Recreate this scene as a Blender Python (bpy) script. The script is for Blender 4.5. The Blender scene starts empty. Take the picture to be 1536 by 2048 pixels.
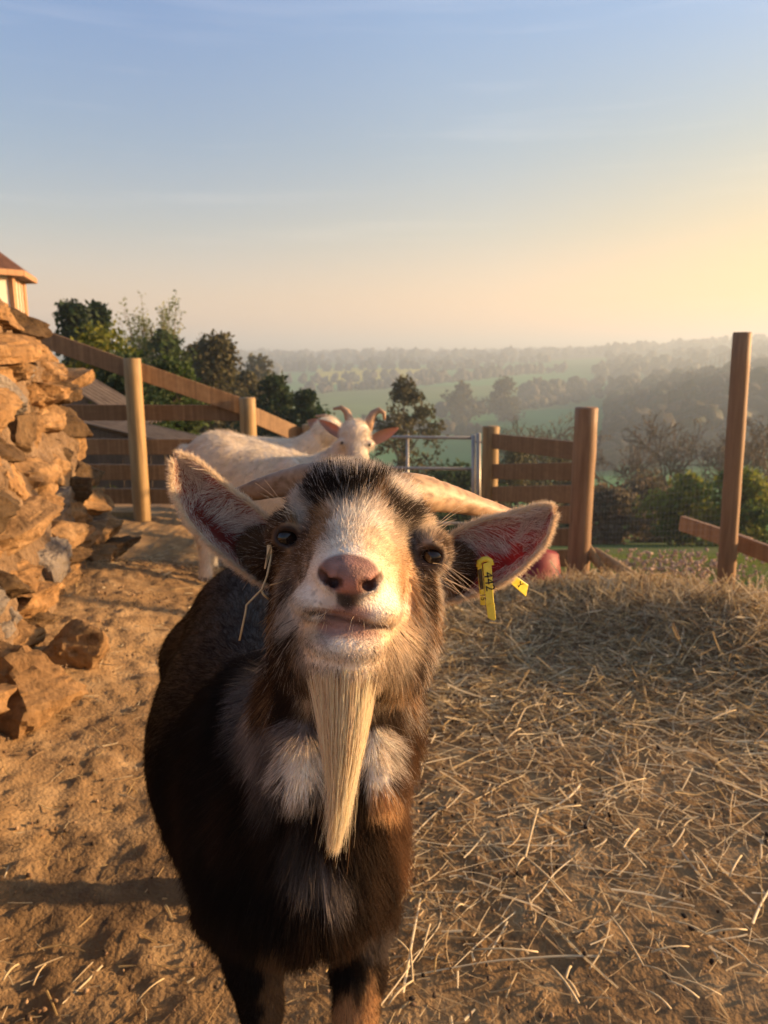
import bpy, bmesh, math, random, time
import numpy as np
from mathutils import Vector, Matrix, noise as mnoise
T0 = time.time()
HAZE = 0.00085
R = math.radians
rng = np.random.default_rng(7)
random.seed(7)
scene = bpy.context.scene
COL = scene.collection

# ------------------------------------------------------------------ camera
F = 1518.0                      # focal length in photo pixels (1536 x 2048)
PITCH = R(11.5)                 # looking slightly down
CAMH = 1.15
cam_data = bpy.data.cameras.new('camera')
cam_data.sensor_fit = 'VERTICAL'
cam_data.sensor_height = 24.0
cam_data.lens = F / 2048.0 * 24.0
cam_data.clip_start = 0.02
cam_data.clip_end = 20000
cam_data.dof.use_dof = True
cam_data.dof.focus_distance = 0.62
cam_data.dof.aperture_fstop = 8.0
cam = bpy.data.objects.new('camera', cam_data)
COL.objects.link(cam)
cam.location = (0, 0, CAMH)
cam.rotation_euler = (R(90) - PITCH, 0, 0)
scene.camera = cam

# ------------------------------------------------------------------ sky and sun
SUN_AZ = R(79)                  # to the right of the view direction
SUN_EL = R(10.5)
world = bpy.data.worlds.new('World')
scene.world = world
world.use_nodes = True
wn, wl = world.node_tree.nodes, world.node_tree.links
bg = wn['Background']
sky = wn.new('ShaderNodeTexSky')
sky.sky_type = 'NISHITA'
sky.sun_disc = False
sky.sun_elevation = SUN_EL
sky.sun_rotation = SUN_AZ
sky.altitude = 0
sky.air_density = 1.0
sky.dust_density = 1.0
sky.ozone_density = 1.0
_s = Vector((math.sin(SUN_AZ) * math.cos(SUN_EL), math.cos(SUN_AZ) * math.cos(SUN_EL), math.sin(SUN_EL)))


def _ramp(fac, stops):
    r = wn.new('ShaderNodeValToRGB'); e = r.color_ramp.elements
    while len(e) < len(stops): e.new(0.5)
    for q, (p, c) in enumerate(stops): e[q].position = p; e[q].color = (*c, 1)
    wl.new(fac, r.inputs[0]); return r.outputs[0]


def _mul(a, b, mode='MULTIPLY', fac=1.0):
    m = wn.new('ShaderNodeMix'); m.data_type = 'RGBA'; m.blend_type = mode; m.inputs[0].default_value = fac
    wl.new(a, m.inputs['A']); wl.new(b, m.inputs['B']); return m.outputs['Result']


# dusty spring evening: the air tints the sky by height and by nearness to the sun, all the way round; overhead, out of view, it is made less blue to warm the fill light
_tc = wn.new('ShaderNodeTexCoord'); _nrm = wn.new('ShaderNodeVectorMath'); _nrm.operation = 'NORMALIZE'
wl.new(_tc.outputs['Generated'], _nrm.inputs[0])
_sep = wn.new('ShaderNodeSeparateXYZ'); wl.new(_nrm.outputs[0], _sep.inputs[0])
_dot = wn.new('ShaderNodeVectorMath'); _dot.operation = 'DOT_PRODUCT'; wl.new(_nrm.outputs[0], _dot.inputs[0]); _dot.inputs[1].default_value = _s
_c = _mul(sky.outputs[0], _ramp(_sep.outputs['Z'], [(0.0, (1.50, .88, .88)), (.07, (1.36, .86, .76)), (.15, (1.04, .85, .82)), (.24, (.86, .87, .98)), (.38, (.76, .95, 1.28)), (.80, (.86, .92, 1.02))]))
_warm = _ramp(_dot.outputs['Value'], [(.0, (1, 1, 1)), (.34, (1.04, .95, .82)), (.64, (1.08, .74, .30)), (1.0, (1.0, .70, .35))])
_high = _ramp(_dot.outputs['Value'], [(.0, (1, 1, 1)), (.28, (1.20, 1.12, 1.02)), (.62, (1.14, 1.04, .92)), (1.0, (1.4, 1.3, 1.1))])
_wm = wn.new('ShaderNodeMix'); _wm.data_type = 'RGBA'
wl.new(_ramp(_sep.outputs['Z'], [(.04, (0, 0, 0)), (.36, (1, 1, 1))]), _wm.inputs[0]); wl.new(_warm, _wm.inputs['A']); wl.new(_high, _wm.inputs['B'])
_c = _mul(_c, _wm.outputs['Result'])
_cm = wn.new('ShaderNodeMapping'); _cm.inputs['Scale'].default_value = (1.6, 1.6, 26); _cm.inputs['Rotation'].default_value = (R(3), R(-5), 0); wl.new(_nrm.outputs[0], _cm.inputs['Vector'])
_cn = wn.new('ShaderNodeTexNoise'); _cn.inputs['Scale'].default_value = 1.7; _cn.inputs['Detail'].default_value = 5; wl.new(_cm.outputs[0], _cn.inputs['Vector'])
_c = _mul(_c, _ramp(_cn.outputs['Fac'], [(.56, (0, 0, 0)), (.80, (.55, .42, .30))]), 'ADD', .85)
wl.new(_c, bg.inputs['Color'])
bg.inputs['Strength'].default_value = 0.071
sun_data = bpy.data.lights.new('sun', 'SUN')
sun_data.energy = 5.0
sun_data.angle = R(1.8)
sun_data.color = (1.0, 0.60, 0.28)
sun = bpy.data.objects.new('sun', sun_data)
COL.objects.link(sun)
sun.rotation_euler = _s.to_track_quat('Z', 'Y').to_euler()
sun.location = _s * 60

scene.view_settings.view_transform = 'Standard'
scene.view_settings.look = 'None'
scene.view_settings.exposure = 1.66
scene.view_settings.gamma = 1.0
scene.view_settings.use_curve_mapping = False
scene.render.engine = 'CYCLES'
scene.cycles.use_denoising = True
scene.cycles.max_bounces = 8
scene.cycles.diffuse_bounces = 4
scene.cycles.glossy_bounces = 3
scene.cycles.transmission_bounces = 4
scene.cycles.transparent_max_bounces = 8
scene.cycles.volume_bounces = 0
scene.cycles.sample_clamp_indirect = 6
scene.cycles_curves.shape = 'RIBBONS'

# ------------------------------------------------------------------ helpers
CP, SP = math.cos(PITCH), math.sin(PITCH)
KX = np.array([1, 0, 0.]); KD = np.array([0, CP, -SP]); KH = np.array([0, SP, CP])
KB = np.array([KX, KD, KH])     # rows: right, depth, up of the view


def P(u, v, d):
    """photo pixel + depth along the view axis -> world point"""
    return np.array([0, 0, CAMH]) + KX * ((u - 768) * d / F) + KD * d + KH * ((1024 - v) * d / F)


def G(u, v, y):
    """photo pixel + world distance y ahead of the camera -> world point"""
    r = KX * ((u - 768) / F) + KD + KH * ((1024 - v) / F)
    return np.array([0, 0, CAMH]) + r * (y / r[1])


def proj(p):
    """world points (n,3) -> photo pixels"""
    q = np.asarray(p) - np.array([0, 0, CAMH])
    d = q @ KD
    d = np.where(np.abs(d) < 1e-6, 1e-6, d)
    return 768 + F * (q @ KX) / d, 1024 - F * (q @ KH) / d, d


def link(o, parent=None):
    COL.objects.link(o)
    if parent is not None:
        o.parent = parent
    return o


def tag(o, label=None, cat=None, group=None, kind=None):
    if label: o['label'] = label
    if cat: o['category'] = cat
    if group: o['group'] = group
    if kind: o['kind'] = kind
    return o


def empty(name, loc=(0, 0, 0)):
    o = bpy.data.objects.new(name, None)
    o.empty_display_size = 0.1
    o.location = loc
    return link(o)


def mesh_np(name, V, Fc, mat=None, parent=None, smooth=True, attrs=None):
    """numpy mesh; Fc (m,3) or (m,4); attrs {name: (n,3) colour}"""
    V = np.asarray(V, dtype=np.float32)
    Fc = np.asarray(Fc, dtype=np.int32)
    me = bpy.data.meshes.new(name)
    k = Fc.shape[1]
    me.vertices.add(len(V)); me.vertices.foreach_set('co', V.ravel())
    me.loops.add(Fc.size); me.loops.foreach_set('vertex_index', Fc.ravel())
    me.polygons.add(len(Fc))
    me.polygons.foreach_set('loop_start', np.arange(0, Fc.size, k, dtype=np.int32))
    me.polygons.foreach_set('loop_total', np.full(len(Fc), k, dtype=np.int32))
    me.update(calc_edges=True)
    me.validate()
    if smooth:
        me.polygons.foreach_set('use_smooth', np.ones(len(me.polygons), dtype=bool))
    for an, c in (attrs or {}).items():
        a = me.color_attributes.new(an, 'FLOAT_COLOR', 'POINT')
        c4 = np.ones((len(V), 4), dtype=np.float32); c4[:, :3] = c
        a.data.foreach_set('color', c4.ravel())
    if mat: me.materials.append(mat)
    o = bpy.data.objects.new(name, me)
    return link(o, parent)


class MB:
    """collects simple shapes into one mesh"""
    def __init__(s): s.v, s.f = [], []
    def add(s, v, f):
        b = len(s.v); s.v += [tuple(map(float, p)) for p in v]; s.f += [tuple(b + i for i in q) for q in f]; return s
    def box(s, c, size, rot=None, bev=0.0):
        hx, hy, hz = [k / 2 for k in size]
        if bev > 0:
            bm = bmesh.new(); bmesh.ops.create_cube(bm, size=1)
            for w in bm.verts: w.co = Vector((w.co.x * size[0], w.co.y * size[1], w.co.z * size[2]))
            bmesh.ops.bevel(bm, geom=list(bm.edges), offset=bev, segments=2, affect='EDGES', profile=0.6)
            vs = [w.co.copy() for w in bm.verts]; bm.verts.index_update()
            fs = [tuple(w.index for w in fc.verts) for fc in bm.faces]; bm.free()
        else:
            vs = [Vector((x, y, z)) for x in (-hx, hx) for y in (-hy, hy) for z in (-hz, hz)]
            fs = [(0, 1, 3, 2), (4, 6, 7, 5), (0, 4, 5, 1), (2, 3, 7, 6), (0, 2, 6, 4), (1, 5, 7, 3)]
        M = rot if rot is not None else Matrix.Identity(3)
        return s.add([Vector(c) + M @ p for p in vs], fs)
    def beam(s, a, b, w, h, up=(0, 0, 1), bev=0.004):
        """board from a to b, w across (horizontal), h along up"""
        a, b = Vector(a), Vector(b); x = (b - a); L = x.length; x.normalize()
        y = Vector(up).cross(x).normalized(); z = x.cross(y)
        M = Matrix((x, y, z)).transposed()
        return s.box((a + b) / 2, (L, w, h), M, bev)
    def tube(s, pts, rad, n=10, cap=True, flat=None, seed=None, rough=0.0):
        pts = [Vector(p) for p in pts]; m = len(pts)
        if not hasattr(rad, '__len__'): rad = [rad] * m
        rs = random.Random(seed)
        t0 = (pts[1] - pts[0]).normalized()
        ref = Vector((0, 0, 1)) if abs(t0.z) < 0.9 else Vector((0, 1, 0))
        x = t0.cross(ref).normalized(); vs = []
        for i in range(m):
            t = (pts[min(i + 1, m - 1)] - pts[max(i - 1, 0)]).normalized()
            x = (x - t * x.dot(t)).normalized(); y = t.cross(x)
            for k in range(n):
                a = 2 * math.pi * k / n
                r = rad[i] * (1 + rough * (rs.random() - .5))
                ca, sa = math.cos(a), math.sin(a) * (flat if flat else 1)
                vs.append(pts[i] + x * ca * r + y * sa * r)
        fs = [(i * n + k, i * n + (k + 1) % n, (i + 1) * n + (k + 1) % n, (i + 1) * n + k) for i in range(m - 1) for k in range(n)]
        if cap:
            fs.append(tuple(reversed(range(n)))); fs.append(tuple((m - 1) * n + k for k in range(n)))
        return s.add(vs, fs)
    def build(s, name, mat, parent=None, smooth=False):
        me = bpy.data.meshes.new(name); me.from_pydata(s.v, [], s.f); me.update()
        if smooth:
            me.polygons.foreach_set('use_smooth', np.ones(len(me.polygons), dtype=bool))
        me.materials.append(mat)
        return link(bpy.data.objects.new(name, me), parent)


def nmat(name):
    m = bpy.data.materials.new(name); m.use_nodes = True
    nt = m.node_tree; b = nt.nodes['Principled BSDF']
    return m, nt, nt.nodes, nt.links, b


def ramp(nodes, stops):
    r = nodes.new('ShaderNodeValToRGB'); e = r.color_ramp.elements
    while len(e) < len(stops): e.new(0.5)
    for k, (p, c) in enumerate(stops):
        e[k].position = p; e[k].color = (*c, 1) if len(c) == 3 else c
    return r


def noise_mat(name, stops, scale=5.0, detail=6, rough=0.85, bump=0.3, bscale=None, bdist=0.01, stretch=None, spec=0.3, coord='Object', attr=None):
    """noise-coloured rough surface; stops = colour ramp; optional per-object random hue"""
    m, nt, N, L, b = nmat(name)
    tc = N.new('ShaderNodeTexCoord'); mp = N.new('ShaderNodeMapping')
    if stretch: mp.inputs['Scale'].default_value = stretch
    L.new(tc.outputs[coord], mp.inputs['Vector'])
    n1 = N.new('ShaderNodeTexNoise'); n1.inputs['Scale'].default_value = scale; n1.inputs['Detail'].default_value = detail
    n1.inputs['Roughness'].default_value = 0.62
    L.new(mp.outputs[0], n1.inputs['Vector'])
    r = ramp(N, stops); L.new(n1.outputs['Fac'], r.inputs[0])
    L.new(r.outputs[0], b.inputs['Base Color'])
    n2 = N.new('ShaderNodeTexNoise'); n2.inputs['Scale'].default_value = bscale or scale * 4; n2.inputs['Detail'].default_value = 8
    L.new(mp.outputs[0], n2.inputs['Vector'])
    bp = N.new('ShaderNodeBump'); bp.inputs['Strength'].default_value = bump; bp.inputs['Distance'].default_value = bdist
    L.new(n2.outputs['Fac'], bp.inputs['Height']); L.new(bp.outputs[0], b.inputs['Normal'])
    b.inputs['Roughness'].default_value = rough
    b.inputs['Specular IOR Level'].default_value = spec
    return m


def attr_mat(name, attr='Col', rough=0.8, spec=0.2, trans=0.0, bump=0.0, bscale=200, bdist=0.001):
    m, nt, N, L, b = nmat(name)
    a = N.new('ShaderNodeAttribute'); a.attribute_name = attr
    L.new(a.outputs['Color'], b.inputs['Base Color'])
    b.inputs['Roughness'].default_value = rough; b.inputs['Specular IOR Level'].default_value = spec
    if bump:
        tc = N.new('ShaderNodeTexCoord')
        n2 = N.new('ShaderNodeTexNoise'); n2.inputs['Scale'].default_value = bscale; n2.inputs['Detail'].default_value = 6
        L.new(tc.outputs['Object'], n2.inputs['Vector'])
        bp = N.new('ShaderNodeBump'); bp.inputs['Strength'].default_value = bump; bp.inputs['Distance'].default_value = bdist
        L.new(n2.outputs['Fac'], bp.inputs['Height']); L.new(bp.outputs[0], b.inputs['Normal'])
    if trans:
        t = N.new('ShaderNodeBsdfTranslucent'); L.new(a.outputs['Color'], t.inputs['Color'])
        mx = N.new('ShaderNodeMixShader'); mx.inputs[0].default_value = trans
        L.new(b.outputs[0], mx.inputs[1]); L.new(t.outputs[0], mx.inputs[2])
        L.new(mx.outputs[0], N['Material Output'].inputs['Surface'])
    return m


# --- value noise on numpy arrays (used for shapes and coat edges)
def vnoise(p, freq, seed=0):
    p = np.asarray(p, dtype=np.float64) * freq + seed * 17.31
    i = np.floor(p).astype(np.int64); f = p - i; f = f * f * (3 - 2 * f)
    def h(a, b, c):
        n = (a * 374761393 + b * 668265263 + c * 2147483647 + seed * 974711) & 0xFFFFFFFF
        n = ((n ^ (n >> 13)) * 1274126177) & 0xFFFFFFFF
        return ((n ^ (n >> 16)) & 0xFFFF) / 65535.0
    x, y, z = i[..., 0], i[..., 1], i[..., 2]; fx, fy, fz = f[..., 0], f[..., 1], f[..., 2]
    def lx(b, c): return h(x, b, c) * (1 - fx) + h(x + 1, b, c) * fx
    a0 = lx(y, z) * (1 - fy) + lx(y + 1, z) * fy
    a1 = lx(y, z + 1) * (1 - fy) + lx(y + 1, z + 1) * fy
    return (a0 * (1 - fz) + a1 * fz) * 2 - 1


def fbm(p, freq, oct=4, seed=0, gain=0.5):
    s = 0; a = 1.0; t = 0
    for k in range(oct):
        s = s + a * vnoise(p, freq * 2 ** k, seed + k * 3); t += a; a *= gain
    return s / t


def smooth01(x, a, b):
    t = np.clip((x - a) / (b - a), 0, 1); return t * t * (3 - 2 * t)


def hair(name, pts, rad, cols, mat, parent=None, tipr=0.12):
    """pts (n,k,3) strands, rad (n,) root radius, cols (n,3) -> one hair-curves object"""
    n, k, _ = pts.shape
    h = bpy.data.hair_curves.new(name); h.add_curves([k] * n)
    h.attributes['position'].data.foreach_set('vector', np.ascontiguousarray(pts, dtype=np.float32).ravel())
    ra = h.attributes.get('radius') or h.attributes.new('radius', 'FLOAT', 'POINT')
    prof = np.linspace(1, 0, k) ** 0.7 * (1 - tipr) + tipr
    ra.data.foreach_set('value', (np.asarray(rad)[:, None] * prof[None]).astype(np.float32).ravel())
    ca = h.attributes.new('Col', 'FLOAT_COLOR', 'CURVE')
    c4 = np.ones((n, 4), dtype=np.float32); c4[:, :3] = cols
    ca.data.foreach_set('color', c4.ravel())
    h.materials.append(mat)
    o = bpy.data.objects.new(name, h)
    return link(o, parent)
# ================================================================== implicit-surface modelling
class SDF:
    def __init__(s): s.prims, s.carves = [], []
    def ell(s, c, r, B=None, k=0.02):
        s.prims.append(('e', np.array(c, float), np.array(r, float), np.eye(3) if B is None else np.array(B, float), k)); return s
    def cone(s, a, b, ra, rb, k=0.02):
        s.prims.append(('c', np.array(a, float), np.array(b, float), (ra, rb), k)); return s
    def chain(s, pts, k=0.02):
        for (a, ra), (b, rb) in zip(pts[:-1], pts[1:]): s.cone(a, b, ra, rb, k)
        return s
    def cut_ell(s, c, r, B=None, k=0.004):
        s.carves.append(('e', np.array(c, float), np.array(r, float), np.eye(3) if B is None else np.array(B, float), k)); return s
    def cut_chain(s, pts, k=0.004):
        for (a, ra), (b, rb) in zip(pts[:-1], pts[1:]):
            s.carves.append(('c', np.array(a, float), np.array(b, float), (ra, rb), k))
        return s
    @staticmethod
    def d(pr, p):
        if pr[0] == 'e':
            q = (p - pr[1]) @ pr[3].T / pr[2]
            l = np.sqrt((q * q).sum(-1)); q2 = q / pr[2]; g = np.sqrt((q2 * q2).sum(-1))
            return np.where(g > 1e-9, l * (l - 1) / np.maximum(g, 1e-9), -pr[2].min())
        a, b, (ra, rb) = pr[1], pr[2], pr[3]
        ba = b - a; t = np.clip(((p - a) @ ba) / (ba @ ba), 0, 1)
        q = p - a - t[..., None] * ba
        return np.sqrt((q * q).sum(-1)) - (ra + (rb - ra) * t)
    @staticmethod
    def smin(a, b, k):
        h = np.clip(0.5 + 0.5 * (b - a) / k, 0, 1)
        return b + (a - b) * h - k * h * (1 - h)
    def __call__(s, p, pi=None, ci=None):
        v = None
        for j in (range(len(s.prims)) if pi is None else pi):
            d = s.d(s.prims[j], p)
            v = d if v is None else s.smin(v, d, s.prims[j][4])
        for j in (range(len(s.carves)) if ci is None else ci):
            d = s.d(s.carves[j], p)
            v = -s.smin(-v, d, s.carves[j][4])
        return v
    def mesh(s, lo, hi, h, B=14):
        lo = np.array(lo, float); hi = np.array(hi, float)
        nb = np.ceil((hi - lo) / (h * B)).astype(int)
        bi = np.stack(np.meshgrid(*[np.arange(k) for k in nb], indexing='ij'), -1).reshape(-1, 3)
        cen = lo + (bi + 0.5) * B * h
        half = B * h * 0.5 * math.sqrt(3) + 2 * h
        Dp = np.stack([s.d(p, cen) for p in s.prims], 1)
        Dc = np.stack([s.d(p, cen) for p in s.carves], 1) if s.carves else np.zeros((len(cen), 0))
        ks = np.array([p[4] for p in s.prims])
        dm = Dp.min(1)
        val = s(cen)
        sel = np.nonzero(np.abs(val) < half * 1.45)[0]
        n = B + 2
        loc = np.stack(np.meshgrid(*[np.arange(n)] * 3, indexing='ij'), -1)
        NX, NY, NZ = (nb * B + 4).tolist()
        key = lambda c: (c[..., 0] * NY + c[..., 1]) * NZ + c[..., 2]
        ck, cv, qs = [], [], []
        for bidx in sel:
            pi = np.nonzero(Dp[bidx] < max(dm[bidx], 0) + half * 1.15 + ks)[0]
            ci = np.nonzero(Dc[bidx] < half + 0.01)[0]
            g0 = bi[bidx] * B
            p = lo + (g0 + loc) * h
            v = s(p, pi, ci)
            sg = v < 0
            if sg.all() or not sg.any(): continue
            # one vertex per mixed cell
            c8 = [(i, j, k) for i in (0, 1) for j in (0, 1) for k in (0, 1)]
            m = n - 1
            cs = np.zeros((m, m, m), int)
            for (i, j, k) in c8: cs += sg[i:i + m, j:j + m, k:k + m]
            mix = (cs > 0) & (cs < 8)
            acc = np.zeros((m, m, m, 3)); cnt = np.zeros((m, m, m))
            for ax in range(3):
                o1, o2 = [a for a in range(3) if a != ax]
                for e1 in (0, 1):
                    for e2 in (0, 1):
                        A = [0, 0, 0]; A[o1] = e1; A[o2] = e2; Bb = list(A); Bb[ax] = 1
                        va = v[A[0]:A[0] + m, A[1]:A[1] + m, A[2]:A[2] + m]; vb = v[Bb[0]:Bb[0] + m, Bb[1]:Bb[1] + m, Bb[2]:Bb[2] + m]
                        x = (va < 0) != (vb < 0)
                        t = np.where(x, va / np.where(x, va - vb, 1), 0)
                        off = np.zeros((m, m, m, 3)); off[..., o1] = e1; off[..., o2] = e2; off[..., ax] = t
                        acc += off * x[..., None]; cnt += x
            ii = np.argwhere(mix)
            ck.append(key(g0 + ii)); cv.append(lo + (g0 + ii + acc[mix] / cnt[mix][:, None]) * h)
            # quads on crossing edges owned by this block
            for ax in range(3):
                o1, o2 = (ax + 1) % 3, (ax + 2) % 3
                A = v[1:B + 1, 1:B + 1, 1:B + 1]
                sl = [slice(1, B + 1)] * 3; sl[ax] = slice(2, B + 2)
                Bv = v[tuple(sl)]
                x = (A < 0) != (Bv < 0)
                e = np.argwhere(x) + 1
                if not len(e): continue
                flip = (A[x] < 0)
                d1 = np.zeros(3, int); d1[o1] = 1; d2 = np.zeros(3, int); d2[o2] = 1
                base = g0 + e
                q = np.stack([key(base - d1 - d2), key(base - d2), key(base), key(base - d1)], 1)
                q[~flip] = q[~flip][:, ::-1]
                qs.append(q)
        ck = np.concatenate(ck); cv = np.concatenate(cv); qs = np.concatenate(qs)
        uk, ui = np.unique(ck, return_index=True)
        V = cv[ui]
        q = np.searchsorted(uk, qs); q = np.clip(q, 0, len(uk) - 1)
        ok = (uk[q] == qs).all(1)
        return V, q[ok]


def vnormals(V, Q):
    n = np.zeros_like(V)
    fn = np.cross(V[Q[:, 2]] - V[Q[:, 0]], V[Q[:, 3]] - V[Q[:, 1]])
    for k in range(Q.shape[1]): np.add.at(n, Q[:, k], fn)
    return n / np.maximum(np.linalg.norm(n, axis=1, keepdims=True), 1e-12)


def scatter(V, Q, N, count, weight=None, rs=rng):
    """random points on a quad mesh -> position, normal, quad index"""
    fn = np.cross(V[Q[:, 2]] - V[Q[:, 0]], V[Q[:, 3]] - V[Q[:, 1]])
    ar = np.linalg.norm(fn, axis=1) / 2
    w = ar * (1 if weight is None else weight)
    cdf = np.cumsum(w); cdf /= cdf[-1]
    i = np.searchsorted(cdf, rs.random(count)); i = np.minimum(i, len(Q) - 1)
    a, b = rs.random((2, count, 1))
    v = V[Q[i]]; n = N[Q[i]]
    p = (v[:, 0] * (1 - a) + v[:, 1] * a) * (1 - b) + (v[:, 3] * (1 - a) + v[:, 2] * a) * b
    nn = (n[:, 0] * (1 - a) + n[:, 1] * a) * (1 - b) + (n[:, 3] * (1 - a) + n[:, 2] * a) * b
    return p, nn / np.maximum(np.linalg.norm(nn, axis=1, keepdims=True), 1e-12), i


def unit(a): return a / np.maximum(np.linalg.norm(a, axis=-1, keepdims=True), 1e-12)


def strands(p, n, comb, length, lift, k=5, jit=0.12, droop=0.0, rs=rng, curl=0.0, clump=None):
    """fur: roots p, normals n, comb direction (projected to the skin), lift = how far it stands off"""
    c = comb - n * (comb * n).sum(1, keepdims=True)
    c = unit(c) + rs.normal(0, jit, p.shape)
    lift = np.asarray(lift).reshape(-1, 1); length = np.asarray(length).reshape(-1, 1)
    d = unit(c * (1 - lift) + n * (lift + 0.05))
    out = np.empty((len(p), k, 3)); out[:, 0] = p - n * 0.0008
    g = np.array([0, 0, -1.0]); q = out[:, 0].copy()
    w = rs.normal(0, 1, p.shape)
    for j in range(1, k):
        s = j / (k - 1)
        dd = unit(d + (g - n * np.minimum((g * n).sum(1, keepdims=True), 0) * 1.0) * droop * s - n * 0.22 * s * (1 - lift) + w * curl * s)
        q = q + dd * (length / (k - 1)); out[:, j] = q
    return out
# ================================================================== terrain
def land_far(x, y):
    Y = [-50, 5, 9, 20, 50, 120, 250, 340, 450, 600, 800, 1000, 1200, 1500, 1900, 2400, 3200, 4200]
    Z = [-.3, -.5, -1.4, -4, -11, -24, -38, -40, -37, -32, -27, -21, -14, -5, -1, 2, 4, 5]
    z = np.interp(y, Y, Z)
    t = x / np.maximum(y, 5)
    z = z + 30 * smooth01(t, .05, .62) * smooth01(y, 600, 1800)
    z = z + 22 * smooth01(t, .22, .60) * smooth01(y, 150, 420) * (1 - .6 * smooth01(y, 500, 900))
    z = z + 10 * smooth01(-t, .2, .6) * smooth01(y, 60, 300)
    p = np.stack([x, y, np.zeros_like(x)], -1)
    z = z + fbm(p, 1 / 260, 3, 3) * 5 * smooth01(y, 120, 500) + fbm(p, 1 / 40, 2, 6) * .8 * smooth01(y, 20, 80)
    return z


def gz(x, y):
    """height of the pen floor and the land round it"""
    x = np.asarray(x, float); y = np.asarray(y, float)
    w = np.interp(x, [-3, -1.9, -1.0, .5, 1.5, 3], [.1, .25, .6, 1.0, .9, .8])
    z = -.66 * smooth01(y, 2.8, 7.0) * w
    z = z + .16 * smooth01(-x, .55, 1.5) * (1 - smooth01(y, 3.6, 4.8))          # rises towards the wall
    s = (x - 1.24) * .898 + (y - 4.7) * .440                                     # beyond the right fence the bank drops
    out = smooth01(s, .04, .55) * smooth01(y + x * .3, 2.2, 3.4)
    z = z - 1.0 * out
    z = z + .0 * np.exp(-(((x - 1.15) / .75) ** 2 + ((y - 3.75) / .75) ** 2)) * (1 - out)   # hay heap
    z = z + .15 * np.exp(-(((x - 1.50) / .38) ** 2 + ((y - 2.95) / .42) ** 2)) * (1 - out)
    hw = smooth01(x, .1, .8) * smooth01(y, 2.0, 2.9) * (1 - out) * (1 - smooth01(y, 5.0, 6.0))
    z = z + fbm(np.stack([x, y, 0 * x], -1), 3.0, 3, 71) * .040 * hw
    far = smooth01(y, 6.6, 10.5)
    z = z * (1 - far) + (land_far(x, y)) * far
    z = z + 2.3 * np.exp(-(((x + 8.6) / 2.6) ** 2 + ((y - 13.6) / 2.4) ** 2))
    z = z + 1.0 * smooth01(-x, 2.1, 2.6) * (1 - smooth01(y, 3.6, 4.6))
    return z


def ray_ground(u, v, fn=gz, y0=.5, y1=12.0, n=700):
    ys = np.geomspace(y0, y1, n)
    r = KX * ((u - 768) / F) + KD + KH * ((1024 - v) / F)
    p = np.array([0, 0, CAMH]) + r[None] * (ys / r[1])[:, None]
    d = p[:, 2] - fn(p[:, 0], p[:, 1])
    i = np.nonzero(d < 0)[0]
    k = i[0] if len(i) else n - 1
    return p[k]


# --- near ground: one fine sheet
def axis_grid(lo, hi, c0, c1, fine, grow):
    a = list(np.arange(c0, c1, fine)); st = fine; x = a[-1]
    while x < hi: st *= grow; x += st; a.append(x)
    st = fine; x = c0; b = []
    while x > lo: st *= grow; x -= st; b.append(x)
    return np.array(b[::-1] + a)


gx = axis_grid(-40, 40, -1.9, 2.3, .016, 1.09)
gy = axis_grid(-6, 17, .55, 4.6, .017, 1.07)
GX, GY = np.meshgrid(gx, gy, indexing='ij')
pt = np.stack([GX, GY, np.zeros_like(GX)], -1)
GZ = gz(GX, GY)
inpen = (1 - smooth01(GY, 6.3, 7.2)) * (1 - smooth01((GX - 1.24) * .898 + (GY - 4.7) * .44, .15, .6))
lump = fbm(pt, 2.2, 3, 11) * .030 + fbm(pt, 9, 3, 14) * .014 + np.abs(fbm(pt, 26, 3, 17)) * .020 + fbm(pt, 48, 2, 19) * .005
leftw = smooth01(-GX, -.1, .9)
GZ = GZ + lump * (.55 + .75 * leftw) * (1 - smooth01(GY, 7, 10)) + fbm(pt, 1.3, 2, 4) * .05 * (1 - inpen)
GZ = np.where(GY > 14, GZ - (GY - 14) * .12, GZ)
nxg, nyg = GX.shape
idx = np.arange(nxg * nyg).reshape(nxg, nyg)
quads = np.stack([idx[:-1, :-1], idx[1:, :-1], idx[1:, 1:], idx[:-1, 1:]], -1).reshape(-1, 4)
DIRT1 = np.array([.30, .20, .10]); DIRT2 = np.array([.20, .13, .066]); DIRT3 = np.array([.40, .285, .155]); CHAFF = np.array([.36, .27, .15])
GRASS = np.array([.085, .135, .028]); MUD = np.array([.13, .10, .085])
n1 = smooth01(fbm(pt, 1.6, 4, 21), -.45, .45)[..., None]; n2 = smooth01(fbm(pt, 13, 4, 23), -.1, .55)[..., None]; n3 = smooth01(fbm(pt, 34, 3, 27), .12, .5)[..., None]
gc = DIRT2 * (1 - n1) + DIRT1 * n1
gc = gc * (1 - n2 * .6) + DIRT3 * n2 * .6
gc = gc * (1 - n3 * .55) + np.array([.075, .052, .038]) * n3 * .55
dark_soil = (smooth01(fbm(pt, 3.1, 4, 81), -.15, .35) * (1 - smooth01(GY, 1.45, 1.75)) * smooth01(-GX, .1, .5))[..., None]  # soil colour darkened here so the hind-leg shadow band blends in
gc = gc * (1 - dark_soil * .55) + np.array([.095, .066, .042]) * dark_soil * .55
hay_w = (smooth01(GX, -.1, .7) * smooth01(GY, 1.7, 2.9) * inpen)[..., None]
gc = gc * (1 - hay_w * .55) + CHAFF * .8 * hay_w * .55
og = smooth01(fbm(pt, .55, 3, 33), -.25, .15)[..., None]
outc = MUD * (1 - og) + GRASS * (.8 + .5 * n1) * og
outc = np.where((GY > 9.5)[..., None], GRASS * (.75 + .5 * n1), outc)
gc = outc * (1 - inpen[..., None]) + gc * inpen[..., None]
m_ground = attr_mat('pen_earth', rough=.93, spec=.15, bump=.8, bscale=95, bdist=.008)
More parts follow.
